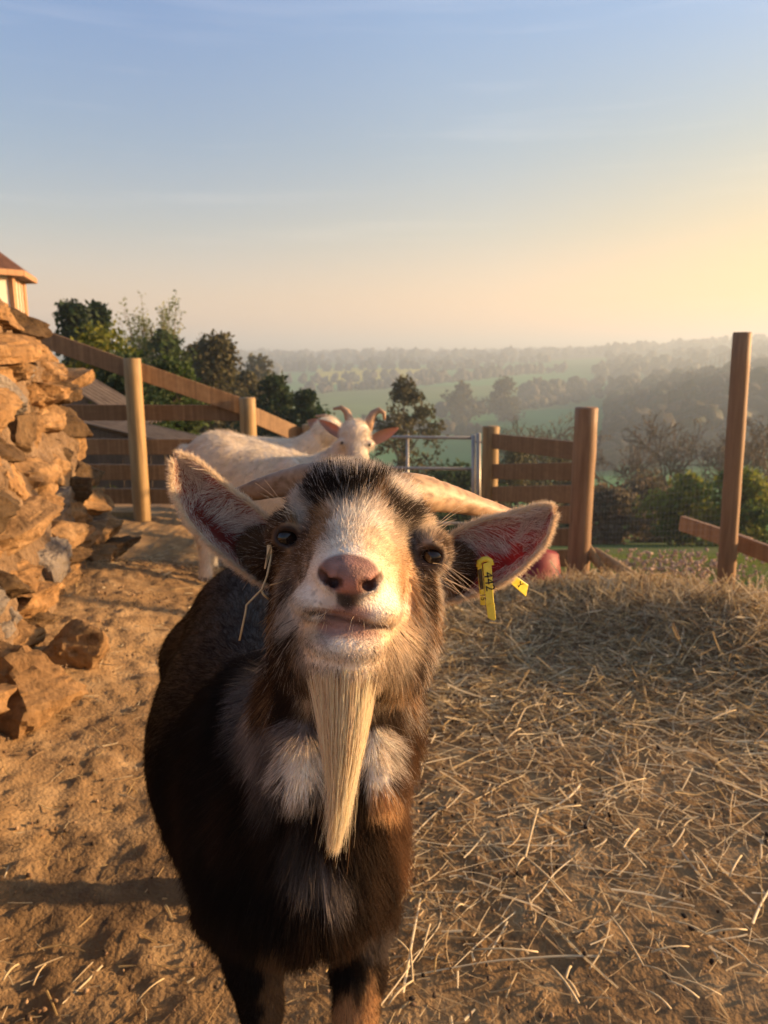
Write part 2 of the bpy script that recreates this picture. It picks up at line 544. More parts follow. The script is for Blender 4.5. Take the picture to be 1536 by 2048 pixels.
ground = mesh_np('ground', np.stack([GX, GY, GZ], -1).reshape(-1, 3), quads, m_ground, None, True, {'Col': gc.reshape(-1, 3)})
tag(ground, kind='structure')

# --- far land: fields and hills
ts = np.concatenate([np.linspace(-2.6, -.62, 60), np.linspace(-.6, .6, 520), np.linspace(.62, 2.6, 60)])
ys = np.geomspace(13.5, 4200, 300)
TT, YY = np.meshgrid(ts, ys, indexing='ij')
XX = TT * YY
ZZ = land_far(XX, YY)
ZZ = ZZ - .35 * (1 - smooth01(YY, 14, 20)) - .02
pts_ = np.stack([XX, YY, ZZ], -1).reshape(-1, 3)
fu, fv, fd = proj(pts_)
fp = np.stack([XX, YY, np.zeros_like(XX)], -1).reshape(-1, 3)
cellx = np.floor((fp[:, 0] + fp[:, 1] * .35 + 60 * vnoise(fp, 1 / 500, 2)) / 210); celly = np.floor((fp[:, 1] - fp[:, 0] * .25) / 260)
hsh = np.abs(np.sin(cellx * 12.9898 + celly * 78.233) * 43758.5453) % 1
FG = np.array([[.075, .24, .065], [.10, .29, .085], [.07, .20, .07], [.16, .25, .08]])
hc = FG[np.minimum((hsh * 4).astype(int), 3)]
hc = hc * (.9 + .2 * fbm(fp, 1 / 25, 3, 5)[:, None])
yel = (fu > 632) & (fu < 1180) & (fd > 830) & (fd < 1120) & (fv > 715) & (((fu < 872) & (hsh > .0)) | (hsh > .55))
hc = np.where(yel[:, None], np.array([.46, .42, .05]), hc)
woodf = (smooth01(fp[:, 1], 1300, 1500) + smooth01(fp[:, 0] / np.maximum(fp[:, 1], 1), .31, .36) * smooth01(fp[:, 1], 220, 290))[:, None].clip(0, 1)
hc = hc * (1 - woodf * .75) + np.array([.06, .052, .035]) * woodf * .75
nearg = (1 - smooth01(fp[:, 1], 20, 60))[:, None]
hc = hc * (1 - nearg) + np.array([.09, .12, .035]) * nearg
a_, b_ = TT.shape
idx = np.arange(a_ * b_).reshape(a_, b_)
q2 = np.stack([idx[:-1, :-1], idx[1:, :-1], idx[1:, 1:], idx[:-1, 1:]], -1).reshape(-1, 4)
m_hill = attr_mat('field_grass', rough=1.0, spec=.05)
hills = mesh_np('hills', pts_, q2, m_hill, None, True, {'Col': hc})
tag(hills, kind='structure')
print('terrain', round(time.time() - T0, 1))

# ================================================================== trees
m_leaf = attr_mat('foliage', rough=.7, spec=.25, trans=.35)
m_bark = noise_mat('bark', [(.3, (.05, .038, .028)), (.7, (.12, .095, .07))], scale=14, bump=.6, bdist=.02, stretch=(4, 4, 1))
m_twig = noise_mat('bare_twigs', [(.3, (.085, .062, .045)), (.7, (.15, .115, .082))], scale=4, bump=.2)


def leaf_cloud(cen, rad, nper, size, cols, rs, flat=.8, up=0.0):
    """leaf-sized faces in clumps: cen (m,3), rad (m,)"""
    m = len(cen)
    cid = np.repeat(np.arange(m), nper)
    n = len(cid)
    d = unit(rs.normal(0, 1, (n, 3))) * (rs.random((n, 1)) ** .45)
    p = cen[cid] + d * rad[cid][:, None] * np.array([1, 1, flat])
    a = unit(rs.normal(0, 1, (n, 3)) + np.array([0, 0, up]))
    b = unit(np.cross(a, rs.normal(0, 1, (n, 3))))
    s = size * rs.uniform(.6, 1.4, (n, 1))
    V = np.stack([p - a * s * .5 - b * s * .22, p - a * s * .1 + b * s * .34, p + a * s * .6, p - a * s * .05 - b * s * .36], 1).reshape(-1, 3)
    Q = np.arange(4 * n).reshape(n, 4)
    shade = cols[rs.integers(0, len(cols), m)][cid] * rs.uniform(.75, 1.25, (n, 1))
    return V, Q, np.repeat(shade, 4, 0)


def leafy_tree(name, base, height, radius, cols, label, seed, crown_low=.3, clumps=60, nper=70, leaf=.16, clump_r=.22, shape='round', lean=0.0, group=None):
    rs = np.random.default_rng(seed); rd = random.Random(seed)
    t = empty(name, tuple(base))
    mb = MB(); H = height
    trunk = [(lean * H * s * s + .02 * H * math.sin(5 * s + seed), .015 * H * math.sin(4 * s), H * s * .86 - .2) for s in np.linspace(0, 1, 8)]
    mb.tube(trunk, [max(.012, H * .022 * (1 - s * .9)) for s in np.linspace(0, 1, 8)], 8, seed=seed, rough=.1)
    cen = []
    for i in range(clumps):
        f = rd.random()
        z = crown_low + (1 - crown_low) * f
        if shape == 'round': rr = math.sqrt(max(0, 1 - (2 * f - .9) ** 2)) * .95
        elif shape == 'cone': rr = (1 - f) ** .85 + .04
        elif shape == 'column': rr = (1 - f ** 3) * .8 + .1
        a = rd.random() * 2 * math.pi; q = radius * rr * (rd.random() ** .45) * (.75 + .35 * math.sin(3 * a + seed))
        cen.append((q * math.cos(a) + lean * H * z * z, q * math.sin(a), H * z))
    cen = np.array(cen)
    for c in cen[:min(26, clumps)]:
        s = max(.15, min(.8, c[2] / H - .16))
        o = (lean * H * s * s, 0, H * s * .86)
        mb.tube([o, ((o[0] + c[0]) / 2, (o[1] + c[1]) / 2, (o[2] + c[2]) / 2 + .03 * H), tuple(c)], [H * .008, H * .005, H * .002], 5, seed=seed)
    mb.build('trunk', m_bark, t, True)
    V, Q, C = leaf_cloud(cen, radius * clump_r * rs.uniform(.7, 1.4, clumps), nper, leaf, np.array(cols), rs)
    mesh_np('crown', V, Q, m_leaf, t, False, {'Col': C})
    tag(t, label, 'tree', group)
    return t


def bare_tree(name, base, height, label, seed, spread=.55, depth=6, group=None, buds=None):
    rd = random.Random(seed); t = empty(name, tuple(base))
    thick, thin = MB(), MB(); buds_p = []
    def grow(p, d, L, r, lev):
        k = 4; pts = [p]; dd = d.copy()
        for i in range(k):
            dd = (dd + Vector((rd.gauss(0, .13), rd.gauss(0, .13), rd.gauss(.02, .10)))).normalized()
            pts.append(pts[-1] + dd * L / k)
        tgt = thick if lev < 2 else thin
        tgt.tube(pts, [max(.019, r * (1 - .42 * i / k)) for i in range(k + 1)], 7 if lev < 2 else (4 if lev < 4 else 3), cap=False)
        if lev >= depth: buds_p.append(pts[-1]); return
        nb = rd.choice((2, 3, 3)) if lev else rd.choice((4, 5))
        for j in range(nb):
            f = 1.0 if j == 0 else rd.uniform(.45, 1.0)
            q = pts[min(k, int(round(f * k)))]
            ax = Vector((rd.gauss(0, 1), rd.gauss(0, 1), rd.gauss(0, .5))).normalized()
            nd = (dd + ax * rd.uniform(.45, .95) * (spread / .55) + Vector((0, 0, .10))).normalized()
            grow(q, nd, L * rd.uniform(.62, .86), r * .56, lev + 1)
    H = height
    grow(Vector((0, 0, -.2)), Vector((rd.gauss(0, .06), rd.gauss(0, .06), 1)).normalized(), H * .29, H * .024, 0)
    thick.build('trunk', m_bark, t, True); thin.build('crown', m_twig, t, True)
    if buds:
        rs = np.random.default_rng(seed); bp_ = np.array([tuple(b) for b in buds_p])
        V, Q, C = leaf_cloud(bp_, np.full(len(bp_), H * .025), 2, buds[1], np.array([buds[0]]), rs)
        mesh_np('buds', V, Q, m_leaf, t, False, {'Col': C})
    tag(t, label, 'tree', group)
    return t


def on_land(u, y):
    x = (u - 768) / F * y * (CP + 0.0)
    return np.array([x, y, float((gz if y < 14 else land_far)(np.array([x]), np.array([y]))[0])])


def top_h(v, y, z):       # height of something whose top shows at pixel row v
    r = KD + KH * ((1024 - v) / F)
    return CAMH + r[2] * y / r[1] - z


DG = [(.028, .055, .020), (.040, .070, .024), (.020, .040, .016)]
MG = [(.05, .085, .02), (.07, .105, .028), (.035, .06, .018)]
YG = [(.13, .15, .02), (.10, .13, .02), (.17, .18, .03), (.06, .09, .015)]
BR = [(.13, .10, .065), (.10, .085, .05), (.15, .125, .075)]
OL = [(.085, .082, .038), (.065, .066, .032), (.10, .09, .045)]


def T(u, vtop, y, w, cols, label, seed, **kw):
    b = on_land(u, y); H = top_h(vtop, y, b[2])
    return leafy_tree(kw.pop('name', 'tree'), b, H, w / 2 * y / F, cols, label, seed, **kw)


T(150, 616, 27, 190, DG, 'dark spired conifer with a pointed top behind the sloping fence rail', 1, name='conifer_tree', shape='cone', crown_low=.25, clumps=110, nper=60, leaf=.20, clump_r=.30)
T(200, 622, 29, 130, DG, 'slim dark conifer next to the larger pointed conifer', 2, name='conifer_tree', shape='cone', crown_low=.25, clumps=90, nper=60, leaf=.20, clump_r=.32)
T(205, 672, 15, 300, YG, 'yellow green leafy shrub rising above the sloping fence rail', 3, name='shrub', crown_low=.1, clumps=90, nper=110, leaf=.10, clump_r=.28)
T(250, 728, 13.5, 260, DG, 'dark evergreen shrub behind the tallest post of the sloping fence', 4, name='shrub', crown_low=.05, clumps=80, nper=110, leaf=.09, clump_r=.30)
T(345, 735, 15, 230, MG, 'mid green shrub seen between two posts of the sloping fence', 5, name='shrub', crown_low=.05, clumps=70, nper=100, leaf=.10, clump_r=.30)
T(325, 668, 36, 210, MG, 'rounded green tree below the feathery poplar', 6, crown_low=.2, clumps=90, nper=80, leaf=.22, clump_r=.26)
T(395, 700, 38, 190, OL, 'olive tree standing between the poplar and the brown conifer', 7, crown_low=.2, clumps=80, nper=70, leaf=.24, clump_r=.26)
T(435, 688, 34, 250, OL, 'broad brownish conifer with a blunt pointed top', 8, name='conifer_tree', shape='cone', crown_low=.15, clumps=120, nper=70, leaf=.22, clump_r=.28)
T(545, 762, 30, 180, DG, 'dark green tree behind the sloping rail with a tall top', 9, crown_low=.15, clumps=80, nper=80, leaf=.18, clump_r=.26)
T(610, 792, 29, 170, DG, 'low dark green tree beside the gate hinge post', 10, crown_low=.12, clumps=70, nper=80, leaf=.18, clump_r=.26)
T(490, 756, 44, 190, OL, 'olive brown tree half hidden behind the second fence post', 12, crown_low=.2, clumps=70, nper=70, leaf=.26, clump_r=.26)
T(515, 722, 130, 180, OL, 'hazy grey brown tree far beyond the brownish conifer', 13, crown_low=.1, clumps=60, nper=60, leaf=.9, clump_r=.28)
T(808, 768, 46, 250, OL, 'open dark leafed tree standing behind the metal gate', 11, crown_low=.22, clumps=74, nper=70, leaf=.22, clump_r=.17)
T(925, 772, 450, 80, OL, 'round hazy tree in the green field hedge, the shorter one', 14, crown_low=.1, clumps=30, nper=60, leaf=2.2, clump_r=.34)
T(1010, 765, 470, 90, OL, 'round hazy tree in the green field hedge, the taller one', 15, crown_low=.1, clumps=30, nper=60, leaf=2.2, clump_r=.34)


def poplar(u, vtop, y, w, seed):
    b = on_land(u, y); H = top_h(vtop, y, b[2]); t = empty('poplar_tree', tuple(b)); rd = random.Random(seed)
    mb, tw, tips = MB(), MB(), []
    mb.tube([(0, 0, -.2), (.05, 0, H * .5), (0, .05, H * .85)], [H * .018, H * .012, H * .004], 8)
    W = w / 2 * y / F
    for i in range(330):
        f = rd.uniform(.10, .66); a = rd.random() * 6.283
        p0 = Vector((0, 0, H * f)); L = H * rd.uniform(.14, .26); out = Vector((math.cos(a), math.sin(a), 0))
        p1 = p0 + out * W * rd.uniform(.3, .75) + Vector((0, 0, L * .45)); p2 = p1 + out * W * .2 + Vector((rd.gauss(0, .1), rd.gauss(0, .1), L * .75))
        tw.tube([p0, p1, p2], [H * .0022, H * .0014, H * .0006], 3, cap=False)
        tips += [p1.lerp(p2, q) for q in (.1, .4, .7, 1.0)]
    mb.build('trunk', m_bark, t, True); tw.build('branches', m_twig, t, True)
    tp = np.array([tuple(q) for q in tips]); rs = np.random.default_rng(seed)
    V, Q, C = leaf_cloud(tp, np.full(len(tp), .26), 12, .13, np.array([(.16, .19, .06), (.20, .22, .08), (.12, .15, .04)]), rs, flat=1.6)
    mesh_np('crown', V, Q, m_leaf, t, False, {'Col': C})
    tag(t, 'tall feathery pale green poplar with upright twigs', 'tree')


poplar(305, 572, 38, 125, 21)
BT = 'bare winter trees beyond the rail fence'
for (u, vt, y, lab, sd, dp) in (
        (1075, 800, 62, 'bare tree rising behind the slatted fence panel', 31, 6),
        (1130, 812, 50, 'bare tree directly behind the thick round fence post', 32, 6),
        (1262, 806, 55, 'spreading bare tree next to the thick round fence post', 33, 7),
        (1350, 792, 52, 'largest bare tree between the two round fence posts', 34, 7),
        (1440, 788, 56, 'tall bare tree just behind the slim round fence post', 35, 7),
        (1530, 770, 48, 'bare tree beyond the slim round fence post, right of the others', 36, 7)):
    b = on_land(u, y); bare_tree('bare_tree', b, top_h(vt, y, b[2]), lab.replace(', right of the others', ' on its outer side'), sd, .6, dp if dp < 7 else 6, BT, ((.15, .12, .075), .12))
for i, (u, vt, y, w, cols, lab) in enumerate((
        (1225, 985, 32, 200, BR, 'low brown bush below the bare trees by the thick post'),
        (1310, 965, 36, 230, BR, 'grey brown bramble bush under the largest bare tree'),
        (1400, 965, 30, 210, YG, 'yellowish bush left of the slim post under the bare trees'),
        (1505, 950, 28, 210, YG, 'yellowish bush seen beyond the slim round fence post'),
        (1040, 905, 40, 190, OL, 'olive bush seen through the slatted fence panel'),
        (920, 930, 36, 200, DG, 'dark bush behind the latch end of the metal gate'),
        (1130, 900, 44, 150, OL, 'dull bush behind the join of slatted panel and thick post'))):
    lab = lab.replace('left of the slim post under', 'beside the slim post under')
    T(u, vt, y, w, [tuple(1.25 * np.array(c)) for c in cols] if cols is YG else [tuple(1.15 * np.array(c)) for c in cols], lab, 40 + i, name='bush', crown_low=.05, clumps=60, nper=90, leaf=.20, clump_r=.26)

# --- far woods and hedgerows: one mass of small crowns
rsw = np.random.default_rng(99)
wp, wr = [], []
def land_px(u, v): return ray_ground(u, v, land_far, 20, 4000, 900)
def hedge(px, step, r):
    a = [land_px(u, v) for u, v in px]
    for p, q in zip(a[:-1], a[1:]):
        n = max(2, int(np.linalg.norm(q - p) / step))
        for i in range(n):
            s = (i + rsw.random()) / n; c = p * (1 - s) + q * s
            wp.append((c[0] + rsw.normal(0, r * .4), c[1] + rsw.normal(0, r * .4))); wr.append(r * rsw.uniform(.6, 1.35))
hedge([(880, 838), (1000, 826), (1100, 812), (1200, 796)], 6, 4.2)
hedge([(1050, 806), (1120, 792), (1200, 786)], 5, 6.5)
hedge([(600, 792), (660, 783), (760, 778), (860, 770)], 6, 4.5)
hedge([(860, 768), (960, 758), (1050, 748), (1130, 744)], 6, 5.5)
hedge([(560, 768), (640, 766), (760, 762), (870, 756)], 8, 5)
hedge([(560, 744), (700, 741), (880, 740), (1000, 736)], 8, 6)
hedge([(560, 731), (760, 729), (980, 727), (1100, 725)], 10, 7)
hedge([(600, 880), (740, 862), (880, 868), (960, 880)], 5, 3.5)
def wood(n, u0, u1, y0, y1, r0, r1):
    for _ in range(n):
        y = rsw.uniform(y0, y1); u = rsw.uniform(u0, u1)
        wp.append(((u - 768) / F * y, y)); wr.append(rsw.uniform(r0, r1))
wood(800, 380, 1700, 1500, 2500, 7, 12)
wood(260, 380, 1700, 2300, 3300, 8, 15)
wood(420, 1225, 1900, 260, 680, 5, 9)
wood(150, 1190, 1800, 620, 1300, 6, 10)
wood(120, 380, 560, 300, 1200, 5, 9)
wp = np.array(wp); wr = np.array(wr)
wz = land_far(wp[:, 0], wp[:, 1])
bm = bmesh.new(); bmesh.ops.create_icosphere(bm, subdivisions=2, radius=1)
iv = np.array([w.co[:] for w in bm.verts]); bm.verts.index_update(); itri = np.array([[w.index for w in f.verts] for f in bm.faces]); bm.free()
Vs, Fs, Cs = [], [], []
for i, ((x, y), r, z) in enumerate(zip(wp, wr, wz)):
    for q in range(2):
        c = np.array([x + rsw.normal(0, r * .35), y + rsw.normal(0, r * .35), z + r * (.75 + .5 * q)])
        dsp = 1 + .32 * vnoise(iv * 1.7 + i * 3.1 + q, 1.0, 3)[:, None] + .20 * rsw.normal(0, 1, (len(iv), 1))
        Vs.append(c + iv * dsp * r * np.array([.95, .95, 1.0]) * (.85 - .2 * q)); Fs.append(itri + len(Vs[0]) * (len(Vs) - 1))
        Cs.append(np.tile(np.array([(.085, .082, .055), (.07, .085, .05), (.10, .09, .065)][i % 3]) * rsw.uniform(.8, 1.25), (len(iv), 1)))
woods = mesh_np('woodland', np.concatenate(Vs), np.concatenate(Fs), m_leaf, None, False, {'Col': np.concatenate(Cs)})
tag(woods, 'hazy hedgerows and woods across the far hills', 'woodland', kind='stuff')
print('trees', round(time.time() - T0, 1))
# ================================================================== the brown goat
def make_goat():
    roll = R(7)
    HX = math.cos(roll) * KX - math.sin(roll) * KH
    HU = math.sin(roll) * KX + math.cos(roll) * KH
    HB = np.array([HX, KD, HU])
    S = SDF()
    def E(u, v, d, ru, rd, rv, k=0.02, B=HB): S.ell(P(u, v, d), (ru * d / F, rd, rv * d / F), B, k)
    # --- trunk (world coordinates; stands on z = 0)
    S.ell((-.228, 1.34, .500), (.192, .38, .19), None, .05)
    S.ell((-.225, 1.34, .36), (.125, .30, .165), None, .06)
    S.ell((-.275, 1.58, .53), (.150, .19, .18), None, .08)
    S.ell((-.138, 1.02, .515), (.125, .19, .170), None, .08)
    S.ell((-.122, .93, .480), (.108, .10, .112), None, .06)
    S.cone((-.15, 1.05, .60), (-.27, 1.55, .585), .10, .105, .08)
    # neck
    S.chain([(P(622, 1680, 1.02), .112), (P(672, 1440, .965), .084), (P(708, 1160, .87), .074)], .05)
    # forelegs, hind legs
    S.chain([((-.235, 1.04, .46), .080), ((-.220, 1.0, .36), .054), ((-.195, .985, .245), .033), ((-.186, .98, .19), .026), ((-.182, .975, .055), .024)], .03)
    S.chain([((-.050, 1.02, .46), .078), ((-.040, .99, .36), .050), ((-.038, .975, .25), .032), ((-.042, .97, .19), .026), ((-.046, .965, .055), .024)], .03)
    for sx in (-1, 1):
        cx = -.275 + sx * .10
        S.chain([((cx, 1.55, .50), .11), ((cx + sx * .01, 1.45, .34), .060), ((cx, 1.56, .235), .030), ((cx, 1.50, .055), .022)], .03)
    for hx, hy in ((-.182, .968), (-.046, .958), (-.375, 1.49), (-.175, 1.49)):
        S.cone((hx, hy, .05), (hx, hy - .012, .026), .026, .031, .012)
        S.ell((hx, hy - .012, .020), (.03, .036, .021), None, .012)
    S.chain([((-.275, 1.74, .58), .035), ((-.275, 1.80, .60), .022), ((-.275, 1.84, .58), .010)], .03)
    # --- head
    E(717, 1082, .808, 146, .085, 92, .03)                       # cranium
    E(718, 1036, .792, 126, .05, 46, .03)                        # temples
    E(714, 1010, .785, 78, .05, 48, .03)                         # forehead
    S.cone(P(712, 1082, .755), P(700, 1150, .612), .050, .027, .03)  # bridge of the nose
    S.cone(P(706, 1155, .76), P(697, 1208, .625), .056, .033, .03)   # muzzle below it
    E(606, 1170, .782, 52, .060, 98, .03)                        # cheeks
    E(822, 1198, .782, 52, .060, 96, .03)
    S.chain([(P(634, 1270, .755), .037), (P(688, 1300, .640), .031)], .025)   # jaw
    S.chain([(P(778, 1285, .755), .036), (P(702, 1302, .640), .031)], .025)
    E(704, 1310, .76, 74, .08, 46, .03)                          # throat
    E(699, 1150, .593, 59, .025, 41, .010)                       # nose pad
    E(665, 1150, .596, 24, .020, 30, .008)                       # nostril wings
    E(737, 1157, .596, 26, .020, 30, .008)
    E(640, 1205, .620, 54, .032, 34, .012)                       # upper lips
    E(750, 1219, .620, 52, .032, 34, .012)
    E(692, 1204, .603, 42, .020, 34, .012)
    E(690, 1286, .614, 82, .034, 37, .010)                       # lower lip and chin
    E(690, 1318, .626, 72, .036, 31, .010)
    E(581, 1050, .748, 32, .026, 20, .012)                       # brow ridges
    E(860, 1085, .748, 32, .026, 20, .012)
    E(573, 1076, .750, 36, .025, 31, .012)                       # orbits
    E(863, 1112, .750, 36, .025, 31, .012)
    # poll, horn cores, ear roots
    E(668, 985, .81, 32, .03, 30, .02); E(790, 1000, .81, 32, .03, 30, .02)
    S.chain([(P(585, 1110, .83), .036), (P(540, 1112, .825), .030)], .02)
    S.chain([(P(850, 1130, .83), .036), (P(885, 1140, .825), .030)], .02)
    # wattles
    S.chain([(P(742, 1430, .885), .012), (P(752, 1500, .858), .0165), (P(757, 1560, .848), .0225)], .006)
    S.chain([(P(618, 1410, .885), .014), (P(606, 1490, .858), .020), (P(600, 1550, .848), .0250)], .006)
    # carved details
    S.cut_chain([(P(674, 1167, .567), .0036), (P(668, 1164, .584), .0036), (P(650, 1157, .578), .0032), (P(638, 1145, .585), .0026)], .003)
    S.cut_chain([(P(728, 1172, .567), .0038), (P(735, 1171, .584), .0038), (P(752, 1166, .579), .0034), (P(765, 1154, .588), .0026)], .003)
    S.cut_chain([(P(699, 1120, .560), .0012), (P(697, 1178, .566), .0022)], .006)
    S.cut_chain([(P(606, 1220, .604), .0022), (P(640, 1227, .590), .0036), (P(690, 1240, .583), .0044), (P(735, 1252, .590), .0036), (P(784, 1258, .610), .0022)], .003)
    S.cut_chain([(P(693, 1188, .578), .0020), (P(688, 1236, .580), .0024)], .004)
    for (u, v) in ((573, 1076), (864, 1113)):
        S.cut_ell(P(u, v, .722), (22 * .72 / F, .021, 15 * .72 / F), HB, .003)
    V, Q = S.mesh((-.56, .50, -.02), (.16, 1.95, 1.12), .0028)
    print('sdf', len(V), round(time.time() - T0, 1))
    NN = vnormals(V, Q)

    # ---------------------------------------------------------------- coat pattern
    WHITE = np.array([.80, .72, .62]); CREAM = np.array([.74, .60, .43]); TAN = np.array([.44, .27, .135])
    BROWN = np.array([.13, .065, .030]); DARK = np.array([.022, .014, .010]); BLACK = np.array([.010, .007, .006])
    GREY = np.array([.30, .26, .24]); PINK = np.array([.46, .27, .23]); NOSE = np.array([.25, .135, .110])
    # (u, v, half width, half height, tilt in degrees, colour, strength)
    face = [
        (575, 1230, 70, 200, 8, BROWN * .32, .97), (560, 1180, 30, 120, 5, DARK, .6), (545, 1300, 45, 90, 0, DARK, .85),
        (600, 1120, 36, 44, 20, TAN * .55, .7), (590, 1160, 26, 40, 0, GREY * .8, .45), (600, 1165, 22, 30, 0, DARK * 3, .55),
        (860, 1160, 45, 55, 0, GREY * .45, .85), (868, 1195, 36, 34, 0, DARK * 1.5, .85), (826, 1240, 28, 76, -15, TAN * .75, .8),
        (878, 1310, 24, 130, -4, DARK * 3, .8), (846, 1285, 18, 100, -8, WHITE * .9, .85), (826, 1330, 13, 84, -6, DARK * 4, .7), (806, 1320, 12, 70, -5, WHITE * .8, .6), (880, 1390, 40, 60, 0, BROWN, .7),
        (630, 1062, 52, 60, 25, TAN * .9, .85), (612, 1095, 25, 40, 20, TAN * .7, .6), (720, 1010, 90, 45, 6, TAN * 1.2, .95), (780, 1075, 50, 60, -10, CREAM * .9, .8),
        (718, 1064, 56, 70, 0, WHITE * 1.06, 1.0), (700, 1040, 40, 40, 0, WHITE, .6),
        (690, 965, 100, 44, -6, DARK * .8, 1.0), (632, 990, 44, 34, -25, DARK, 1.0), (800, 1012, 40, 24, 25, DARK * 1.3, .95), (820, 1040, 36, 26, 15, DARK * 1.3, .95),
        (828, 1082, 17, 44, 0, DARK * 2.5, .85), (612, 1050, 15, 34, 20, DARK * 3, .7),
        (600, 1012, 17, 38, -18, WHITE * .75, .95), (572, 1022, 13, 26, 0, DARK * 2, .7),
        (838, 1112, 22, 58, 4, DARK * 2.5, .85), (604, 1092, 17, 48, 14, DARK * 3, .75), (862, 1062, 34, 26, 0, CREAM, .9), (812, 985, 36, 18, 10, WHITE, .95), (880, 1050, 14, 40, 0, BROWN, .7),
        (585, 1048, 22, 9, -5, TAN * .7, .6), (842, 1085, 26, 14, 10, GREY * .6, .7),
        (648, 1118, 26, 56, 32, WHITE, .95), (760, 1112, 34, 56, -20, CREAM * 1.05, .9), (790, 1160, 30, 70, -8, CREAM, .9), (812, 1165, 20, 70, -12, TAN * 1.15, .8),
        (632, 1195, 46, 40, 0, WHITE * .95, 1.0), (600, 1230, 40, 34, 10, WHITE * .8, .9), (768, 1212, 42, 46, 0, WHITE, 1.0), (790, 1262, 36, 44, 0, CREAM, .9),
        (668, 1200, 26, 20, 0, GREY * 1.2, .6), (706, 1222, 46, 18, 5, PINK * .9, .75), (650, 1222, 34, 9, 3, PINK * .7, .6), (692, 1193, 21, 22, 0, DARK * 1.2, .95),
        (692, 1262, 62, 22, 6, PINK * .62, .9), (690, 1305, 76, 38, 0, WHITE * .92, .95), (670, 1290, 46, 16, 0, PINK * .7, .55), (690, 1335, 66, 16, 0, WHITE, .8),
        (612, 1295, 22, 70, 8, CREAM * .75, .7), (640, 1375, 44, 30, 0, CREAM * .95, .85), (710, 1378, 60, 30, 0, CREAM, .9), (590, 1370, 26, 60, 0, DARK * 3, .9), (604, 1330, 9, 60, 6, WHITE * .7, .6),
        (690, 1312, 74, 30, 0, WHITE, .95), (692, 1264, 50, 16, 6, PINK * .62, .9), (778, 1340, 30, 60, 0, CREAM * .85, .75), (785, 1405, 55, 36, 0, DARK * 2.5, .9),
    ]
    chest = [
        (535, 1390, 52, 140, 8, GREY * .9, .9), (585, 1420, 30, 70, 0, GREY * 1.0, .7), (545, 1550, 30, 80, 0, GREY * .5, .6),
        (612, 1440, 34, 60, 0, GREY * 1.3, .7),
        (800, 1500, 34, 140, 0, BROWN * .8, .8), (810, 1640, 44, 120, 0, BROWN, .7), (715, 1440, 90, 34, 0, DARK, .8),
        (640, 1745, 56, 34, 15, GREY * .7, .7), (660, 1780, 24, 36, 15, GREY * .8, .6), (600, 1690, 40, 50, 0, GREY * .3, .5),
        (755, 1880, 40, 40, 0, GREY * .5, .5), (560, 1930, 34, 60, -10, TAN * .45, .6), (548, 2010, 26, 60, 0, TAN * .6, .7),
        (735, 2005, 20, 60, 0, TAN * 1.2, .95), (700, 2050, 30, 70, 0, TAN * 1.2, .95), (718, 1975, 15, 40, 0, DARK, .8),
        (602, 1535, 45, 66, 0, WHITE * 1.1, 1.0), (612, 1450, 26, 46, 0, GREY * 1.6, .8), (756, 1520, 35, 72, 0, WHITE * 1.12, 1.0), (762, 1592, 32, 18, 0, TAN * 1.4, .95),
    ]
    def coat(p, soft=0.35, jitter=1.0):
        u, v, d = proj(p)
        ju = fbm(p, 55, 3, 5) * 16 * jitter; jv = fbm(p, 55, 3, 9) * 16 * jitter
        c = np.empty((len(p), 3)); c[:] = BLACK
        flank = smooth01(fbm(p, 9, 3, 2), -.1, .6)[:, None]
        c = c * (1 - flank * .5) + BROWN * .35 * flank * .5
        side = smooth01(p[:, 0], -.05, .02)[:, None]
        c = c * (1 - side * .8) + BROWN * .34 * side * .8
        head = (1 - smooth01(d, .90, .97)) * (1 - smooth01(v, 1400, 1450))
        hb = head[:, None]
        c = c * (1 - hb) + np.array([.115, .068, .038]) * hb
        thr = .3 * smooth01(v, 1740, 1900); body_w = 1 - smooth01(d - thr, 1.02, 1.12)
        for lst, wgt in ((chest, body_w * (1 - head)), (face, head)):
            for (bu, bv, ru, rv, tl, col, st) in lst:
                a = R(tl); x = (u + ju - bu); y = (v + jv - bv)
                xr = x * math.cos(a) + y * math.sin(a); yr = -x * math.sin(a) + y * math.cos(a)
                q = np.sqrt((xr / ru) ** 2 + (yr / rv) ** 2)
                w = ((1 - smooth01(q, 1 - soft, 1 + soft)) * st * wgt)[:, None]
                c = c * (1 - w) + col * w
        fr = (smooth01(vnoise(p, 420, 6), .35, .6) * np.exp(-((u - 655) / 34) ** 2 - ((v - 1195) / 24) ** 2) * head * .8)[:, None]
        c = c * (1 - fr) + DARK * 2 * fr
        return c
    # bare nose skin and eye rims
    def bare(p):
        u, v, d = proj(p)
        a = R(6); x = u - 698; y = v - 1148
        xr = x * math.cos(a) + y * math.sin(a); yr = -x * math.sin(a) + y * math.cos(a)
        q = np.sqrt((xr / 66) ** 2 + (yr / 42) ** 2)
        nose = (1 - smooth01(q, .86, 1.06)) * (d < .66)
        eye = np.zeros(len(p))
        for (eu, ev) in ((573, 1073), (864, 1111)):
            q = np.sqrt(((u - eu) / 27) ** 2 + ((v - ev) / 24) ** 2)
            eye = np.maximum(eye, (1 - smooth01(q, .85, 1.15)) * (d < .80))
        mq = np.interp(u, [600, 640, 690, 735, 785], [1219, 1227, 1239, 1251, 1257])
        mouth = np.exp(-((v - mq) / 6.0) ** 2) * (u > 606) * (u < 782) * (d < .68)
        return nose, eye, mouth
    skin = coat(V)
    nose, eye, mouth = bare(V)
    u, v, d = proj(V)
    ncol = NOSE * (1 + .5 * fbm(V, 160, 3, 4)[:, None])
    pk = (np.exp(-((u - 690) / 26) ** 2 - ((v - 1172) / 16) ** 2) + .7 * smooth01(u, 715, 760) * smooth01(v, 1140, 1160))[:, None]
